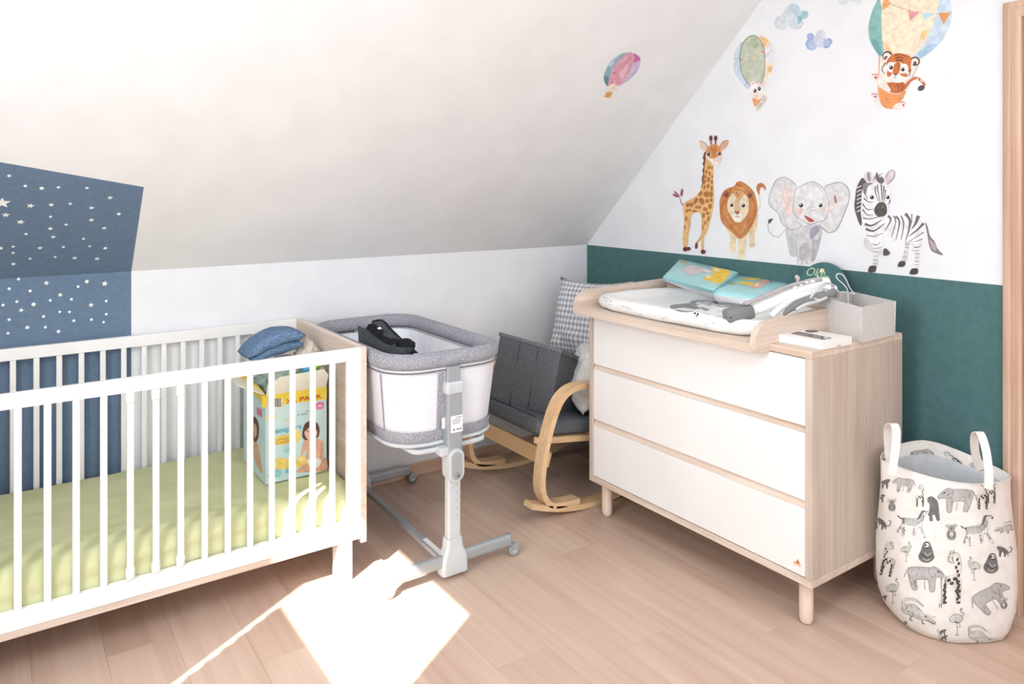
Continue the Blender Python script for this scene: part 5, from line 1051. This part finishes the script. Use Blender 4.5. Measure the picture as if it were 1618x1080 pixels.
h1 = [at(*p) for p in [(1409, 750, 2.355), (1413, 722, 2.36), (1416, 695, 2.385), (1415, 674, 2.41), (1409, 669, 2.43), (1403, 676, 2.45), (1403, 700, 2.47), (1406, 730, 2.49)]]
h2 = [at(*p) for p in [(1562, 772, 2.285), (1562, 745, 2.295), (1558, 712, 2.32), (1551, 688, 2.345), (1545, 682, 2.365), (1540, 690, 2.385), (1541, 715, 2.41), (1549, 742, 2.43)]]
def strap3(P, w_=.026):
    Q = cr_spline(P, 6); vs = []; m_ = len(Q)
    for i, p in enumerate(Q):
        t_ = (Q[min(i+1, m_-1)]-Q[max(i-1, 0)]).normalized(); s_ = (UR-t_*UR.dot(t_)).normalized(); nn = t_.cross(s_)
        for a, b in ((-w_/2, -.0015), (w_/2, -.0015), (w_/2, .0015), (-w_/2, .0015)): vs.append(p+s_*a+nn*b)
    fs = [(4*i+k, 4*i+(k+1) % 4, 4*i+4+(k+1) % 4, 4*i+4+k) for i in range(m_-1) for k in range(4)]+[(0, 1, 2, 3), (4*m_-4, 4*m_-3, 4*m_-2, 4*m_-1)]
    return fixn(mk('handle', vs, fs, M_BAG, bg_))
H1 = strap3(h1); H2 = strap3(h2)
# animals printed on the canvas
GY, DKG, LG, LN, BK = 'B9B4B2', '6E6A6A', 'CBC9C2', '8E8A88', '4A4644'
def xf(polys, x, y, s, fl=1, rot=0):
    c_, s_ = math.cos(rot), math.sin(rot)
    return [(c, [(x+s*(fl*a*c_-b*s_), y+s*(fl*a*s_+b*c_)) for a, b in p]) for c, p in polys]
def elephant(): return [(LN, sm([(-50, -22), (-20, -30), (20, -30), (38, -34), (58, -22), (72, -6), (70, 4), (54, 2), (44, 6), (42, 46), (26, 48), (18, 14), (-6, 12), (-18, 16), (-14, 44), (-30, 46), (-44, 10)])), (GY, sm([(-48, -20), (-20, -28), (20, -28), (38, -32), (56, -21), (69, -6), (68, 2), (53, 0), (42, 5), (40, 44), (28, 46), (20, 12), (-6, 10), (-20, 14), (-16, 42), (-28, 44), (-42, 8)])), (LN, stk([(22, -28), (20, -12), (34, 2), (42, -12)], 2.5)), (LN, stk([(-49, -18), (-56, -6), (-60, 8)], 3, 2)), (BK, ell(50, -18, 2.5, 2.5)), (LN, stk([(6, 12), (10, 44)], 2)), (LN, stk([(-26, 14), (-34, 38)], 2))]
def giraffe():
    G_ = sm([(-14, -62), (2, -70), (14, -60), (18, -30), (14, -6), (18, 10), (14, 60), (6, 60), (2, 24), (-20, 16), (-22, 60), (-30, 60), (-34, 10), (-30, -6), (2, -14), (2, -44), (-8, -46), (-16, -46)])
    L_ = [(LN, [(a*1.06, b*1.02) for a, b in G_]), ('E6E0D4', G_)]
    for i in range(34):
        t = i/34; a, b = [( 8+4*math.sin(i*2.1), -52+i*2.6), (-26+((i*13) % 44), -4+((i*7) % 20)), (10+3*math.sin(i), 14+i*1.3), (-26+2*math.sin(i), 14+i*1.3)][i % 4]
        L_.append((BK, ell(a, b, 3.6, 5.2, .3, 7)))
    return L_+[(BK, ell(10, 62, 6, 3.5)), (BK, ell(-26, 62, 6, 3.5)), (LN, stk([(-12, -66), (-10, -76)], 2.5)), (LN, stk([(-4, -68), (-2, -78)], 2.5)), (BK, ell(-6, -58, 2, 2)), (LN, stk([(-14, -62), (-16, -48), (0, -44)], 2))]
def zebra():
    G_ = sm([(-40, -14), (10, -18), (24, -40), (44, -44), (52, -34), (36, -28), (28, 6), (44, 42), (36, 44), (20, 12), (8, 40), (2, 40), (4, 12), (-22, 12), (-28, 44), (-36, 44), (-30, 14), (-46, 34), (-52, 32), (-40, 4)])
    L_ = [(LN, [(a*1.05, b*1.06) for a, b in G_]), ('F4F1EE', G_)]
    for i in range(15): L_.append((BK, stk([(-40+i*5, -15-(i > 9)*(i-9)*4), (-38+i*5, -2-(i > 10)*(i-10)*4), (-42+i*5, 10-(i > 10)*(i-10)*5)], 2.6, 1.5)))
    for i in range(4):
        for (a, b) in ((-34, 20), (4, 18), (26, 14), (-44, 16)): L_.append((BK, stk([(a-4+i*(a > 20)*3-i*(a < -40)*3, b+i*6), (a+4+i*(a > 20)*3-i*(a < -40)*3, b+1+i*6)], 2)))
    return L_+[(DKG, sm([(20, -38), (26, -48), (40, -46), (30, -40), (20, -20), (12, -16)])), (BK, ell(50, -36, 4, 3)), (BK, stk([(-40, -12), (-50, -14), (-58, -22)], 2.5, 4))]
def flamingo(): return [(LN, sm([(-26, -6), (-6, -20), (16, -16), (24, 0), (10, 14), (-14, 14), (-28, 8)])), (LG, sm([(-24, -5), (-6, -18), (14, -14), (22, 0), (9, 12), (-14, 12), (-26, 7)])), (LG, stk([(18, -6), (26, -18), (14, -30), (20, -42)], 6, 7)), (LN, stk([(22, -6), (30, -20), (18, -30), (24, -44)], 1.5)), (BK, stk([(18, -42), (14, -34)], 4, 2)), (LN, stk([(-2, 14), (2, 40), (0, 62)], 2.2)), (LN, stk([(4, 14), (14, 28), (2, 32)], 2.2)), (BK, stk([(-8, 8), (2, 14), (14, 12)], 4, 2)), (LN, stk([(-6, 62), (8, 63)], 2.5))]
def koala(): return [('9E9A98', ell(0, -22, 18, 16)), ('B9B4B2', ell(-20, -32, 10, 9)), ('B9B4B2', ell(18, -34, 10, 9)), ('8E8A88', sm([(-16, -10), (16, -10), (22, 14), (14, 34), (-12, 34), (-22, 12)])), ('D8D4D0', ell(0, 8, 8, 12)), (BK, ell(0, -20, 4, 6)), (BK, ell(-8, -25, 2, 2)), (BK, ell(8, -25, 2, 2)), (DKG, stk([(-12, 0), (-18, 16), (-6, 22)], 7)), (DKG, stk([(12, 0), (18, 16), (8, 22)], 7))]
def sloth(): return [(DKG, sm([(-14, -30), (14, -30), (26, 0), (30, 24), (10, 42), (-18, 40), (-34, 20), (-24, -6)])), (BK, ell(0, -28, 16, 15)), ('E6E0DA', ell(0, -28, 12, 9)), (BK, stk([(-10, -29), (-2, -27)], 4)), (BK, stk([(3, -27), (11, -29)], 4)), (BK, stk([(-24, 6), (0, 22), (22, 10)], 5)), ('A8A29E', stk([(-10, 0), (4, 14), (18, 4)], 5)), ('A8A29E', stk([(-16, 26), (0, 34), (14, 28)], 5))]
def croc(): return [(LN, sm([(-62, -8), (-30, -22), (0, -12), (20, 2), (40, 8), (72, 18), (70, 30), (40, 26), (10, 28), (-30, 24), (-58, 20), (-70, 6)])), (LG, sm([(-60, -7), (-30, -20), (0, -10), (20, 4), (40, 10), (69, 19), (68, 28), (40, 24), (10, 26), (-30, 22), (-56, 18), (-67, 6)])), (LG, stk([(-60, 0), (-66, -26), (-30, -38), (10, -24)], 12, 3)), (LN, stk([(-66, 4), (-74, -28), (-32, -44), (12, -26)], 1.8)), (LN, stk([(-20, 22), (-26, 36), (-14, 40)], 6)), (LN, stk([(20, 24), (24, 36), (34, 38)], 6)), (BK, ell(30, 8, 3, 2)), (BK, stk([(38, 20), (70, 26)], 2.5)), (LG, stk([(30, 2), (50, 6), (66, 0)], 8, 5))]
def cat(): return [(DKG, sm([(-30, 30), (-26, 0), (-4, -18), (20, -26), (34, -24), (34, -12), (24, 0), (22, 32), (14, 32), (8, 8), (-4, 12), (-6, 32), (-14, 32), (-16, 16), (-24, 22)])), (DKG, stk([(-26, 10), (-44, 4), (-48, -18), (-34, -22)], 5, 4)), (BK, ell(28, -19, 2, 2))]
def bear(): return [(DKG, sm([(-26, -50), (-10, -56), (4, -48), (18, -30), (24, 20), (26, 48), (14, 50), (4, 26), (-6, 28), (-4, 50), (-18, 50), (-20, 10), (-18, -20), (-28, -34)])), (BK, ell(-16, -46, 2, 2))]
s1, a0, a1 = 5.4, (1380, 650), (1380, 840)
L = []
def put(f, x, y, s, fl=1, rot=0, hi=0):
    yy = y+(190*s1 if hi else 0)
    L.append((f.__name__, xf(f(), x, yy, s, fl, rot)))
put(elephant, 270, 615, 1.5, -1, .1); put(elephant, 730, 735, 2.5, -1); put(cat, 95, 610, 1.35)
put(giraffe, 410, 720, 1.35); put(giraffe, 945, 715, 1.75); put(giraffe, 1015, 680, 1.5); put(koala, 160, 800, 1.35); put(bear, 515, 830, 1.95)
put(koala, 665, 1030, 1.75); put(zebra, 345, 950, 2.4, 1, .1); put(zebra, 895, 1010, 2.5, 1, -.12); put(croc, 1120, 985, 1.2, -1); put(cat, 70, 950, 1.6, -1, .2); put(cat, 60, 735, 1.1)
L2 = L; L = []
put(giraffe, 115, 235, 2.1, -1, .2, 1); put(flamingo, 280, 150, 1.55, 1, 0, 1); put(sloth, 455, 170, 2.1, 1, 0, 1); put(elephant, 420, 375, 2.6, 1, .06, 1)
put(giraffe, 690, 400, 3.2, 1, 0, 1); put(flamingo, 860, 290, 1.9, -1, 0, 1); put(sloth, 1008, 265, 2.0, 1, .1, 1); put(elephant, 985, 560, 2.7, 1, -.45, 1)
put(flamingo, 165, 480, 2.0, 1, 0, 1); put(croc, 390, 680, 2.2, 1, .3, 1); put(flamingo, 710, 740, 2.2, 1, 0, 1); put(croc, 940, 890, 1.9, 1, .2, 1)
put(sloth, 165, 715, .8, 1, 0, 1); put(sloth, 270, 790, .8, 1, .3, 1); put(koala, 1110, 610, 1.2, 1, 0, 1); put(cat, 590, 850, .9, 1, 0, 1); put(cat, 600, 900, .9, 1, 0, 1); put(cat, 1105, 160, 1.5, -1, 0, 1); put(cat, 90, 560, .8, 1, 0, 1); put(giraffe, 575, 610, .5, 1, 0, 1)
LF = L; L = []
put(elephant, 400, 375, 1.6, 1, -.1); put(giraffe, 680, 400, 1.3, 1, -.9); put(giraffe, 70, 400, 1.0, 1, 1.2); put(elephant, 880, 480, 1.2, 1, .4)
FM = bvh_map(facing); [decal(nm+'_print', a0, s1, q, FM, facing, cut=5, lift=.0012, step=.00003) for nm, q in L]
L = LF
def bagprint(nm, Ls):
    for n2, q in Ls: decal(n2+'_print', a0, s1, q, BM, outer, cut=5, lift=.0012, step=.00003)     # each animal follows the cloth
bagprint('animal_print', L2); bagprint('animal_print', L)
sm_ = sweep('side_seam', [p for p in [(BM(*q) or (None, None))[0] for q in [(1470, 775), (1472, 810), (1478, 850), (1486, 900), (1486, 950), (1485, 1000)]] if p is not None], circ(.0012, 5), M_BAG, bg_)
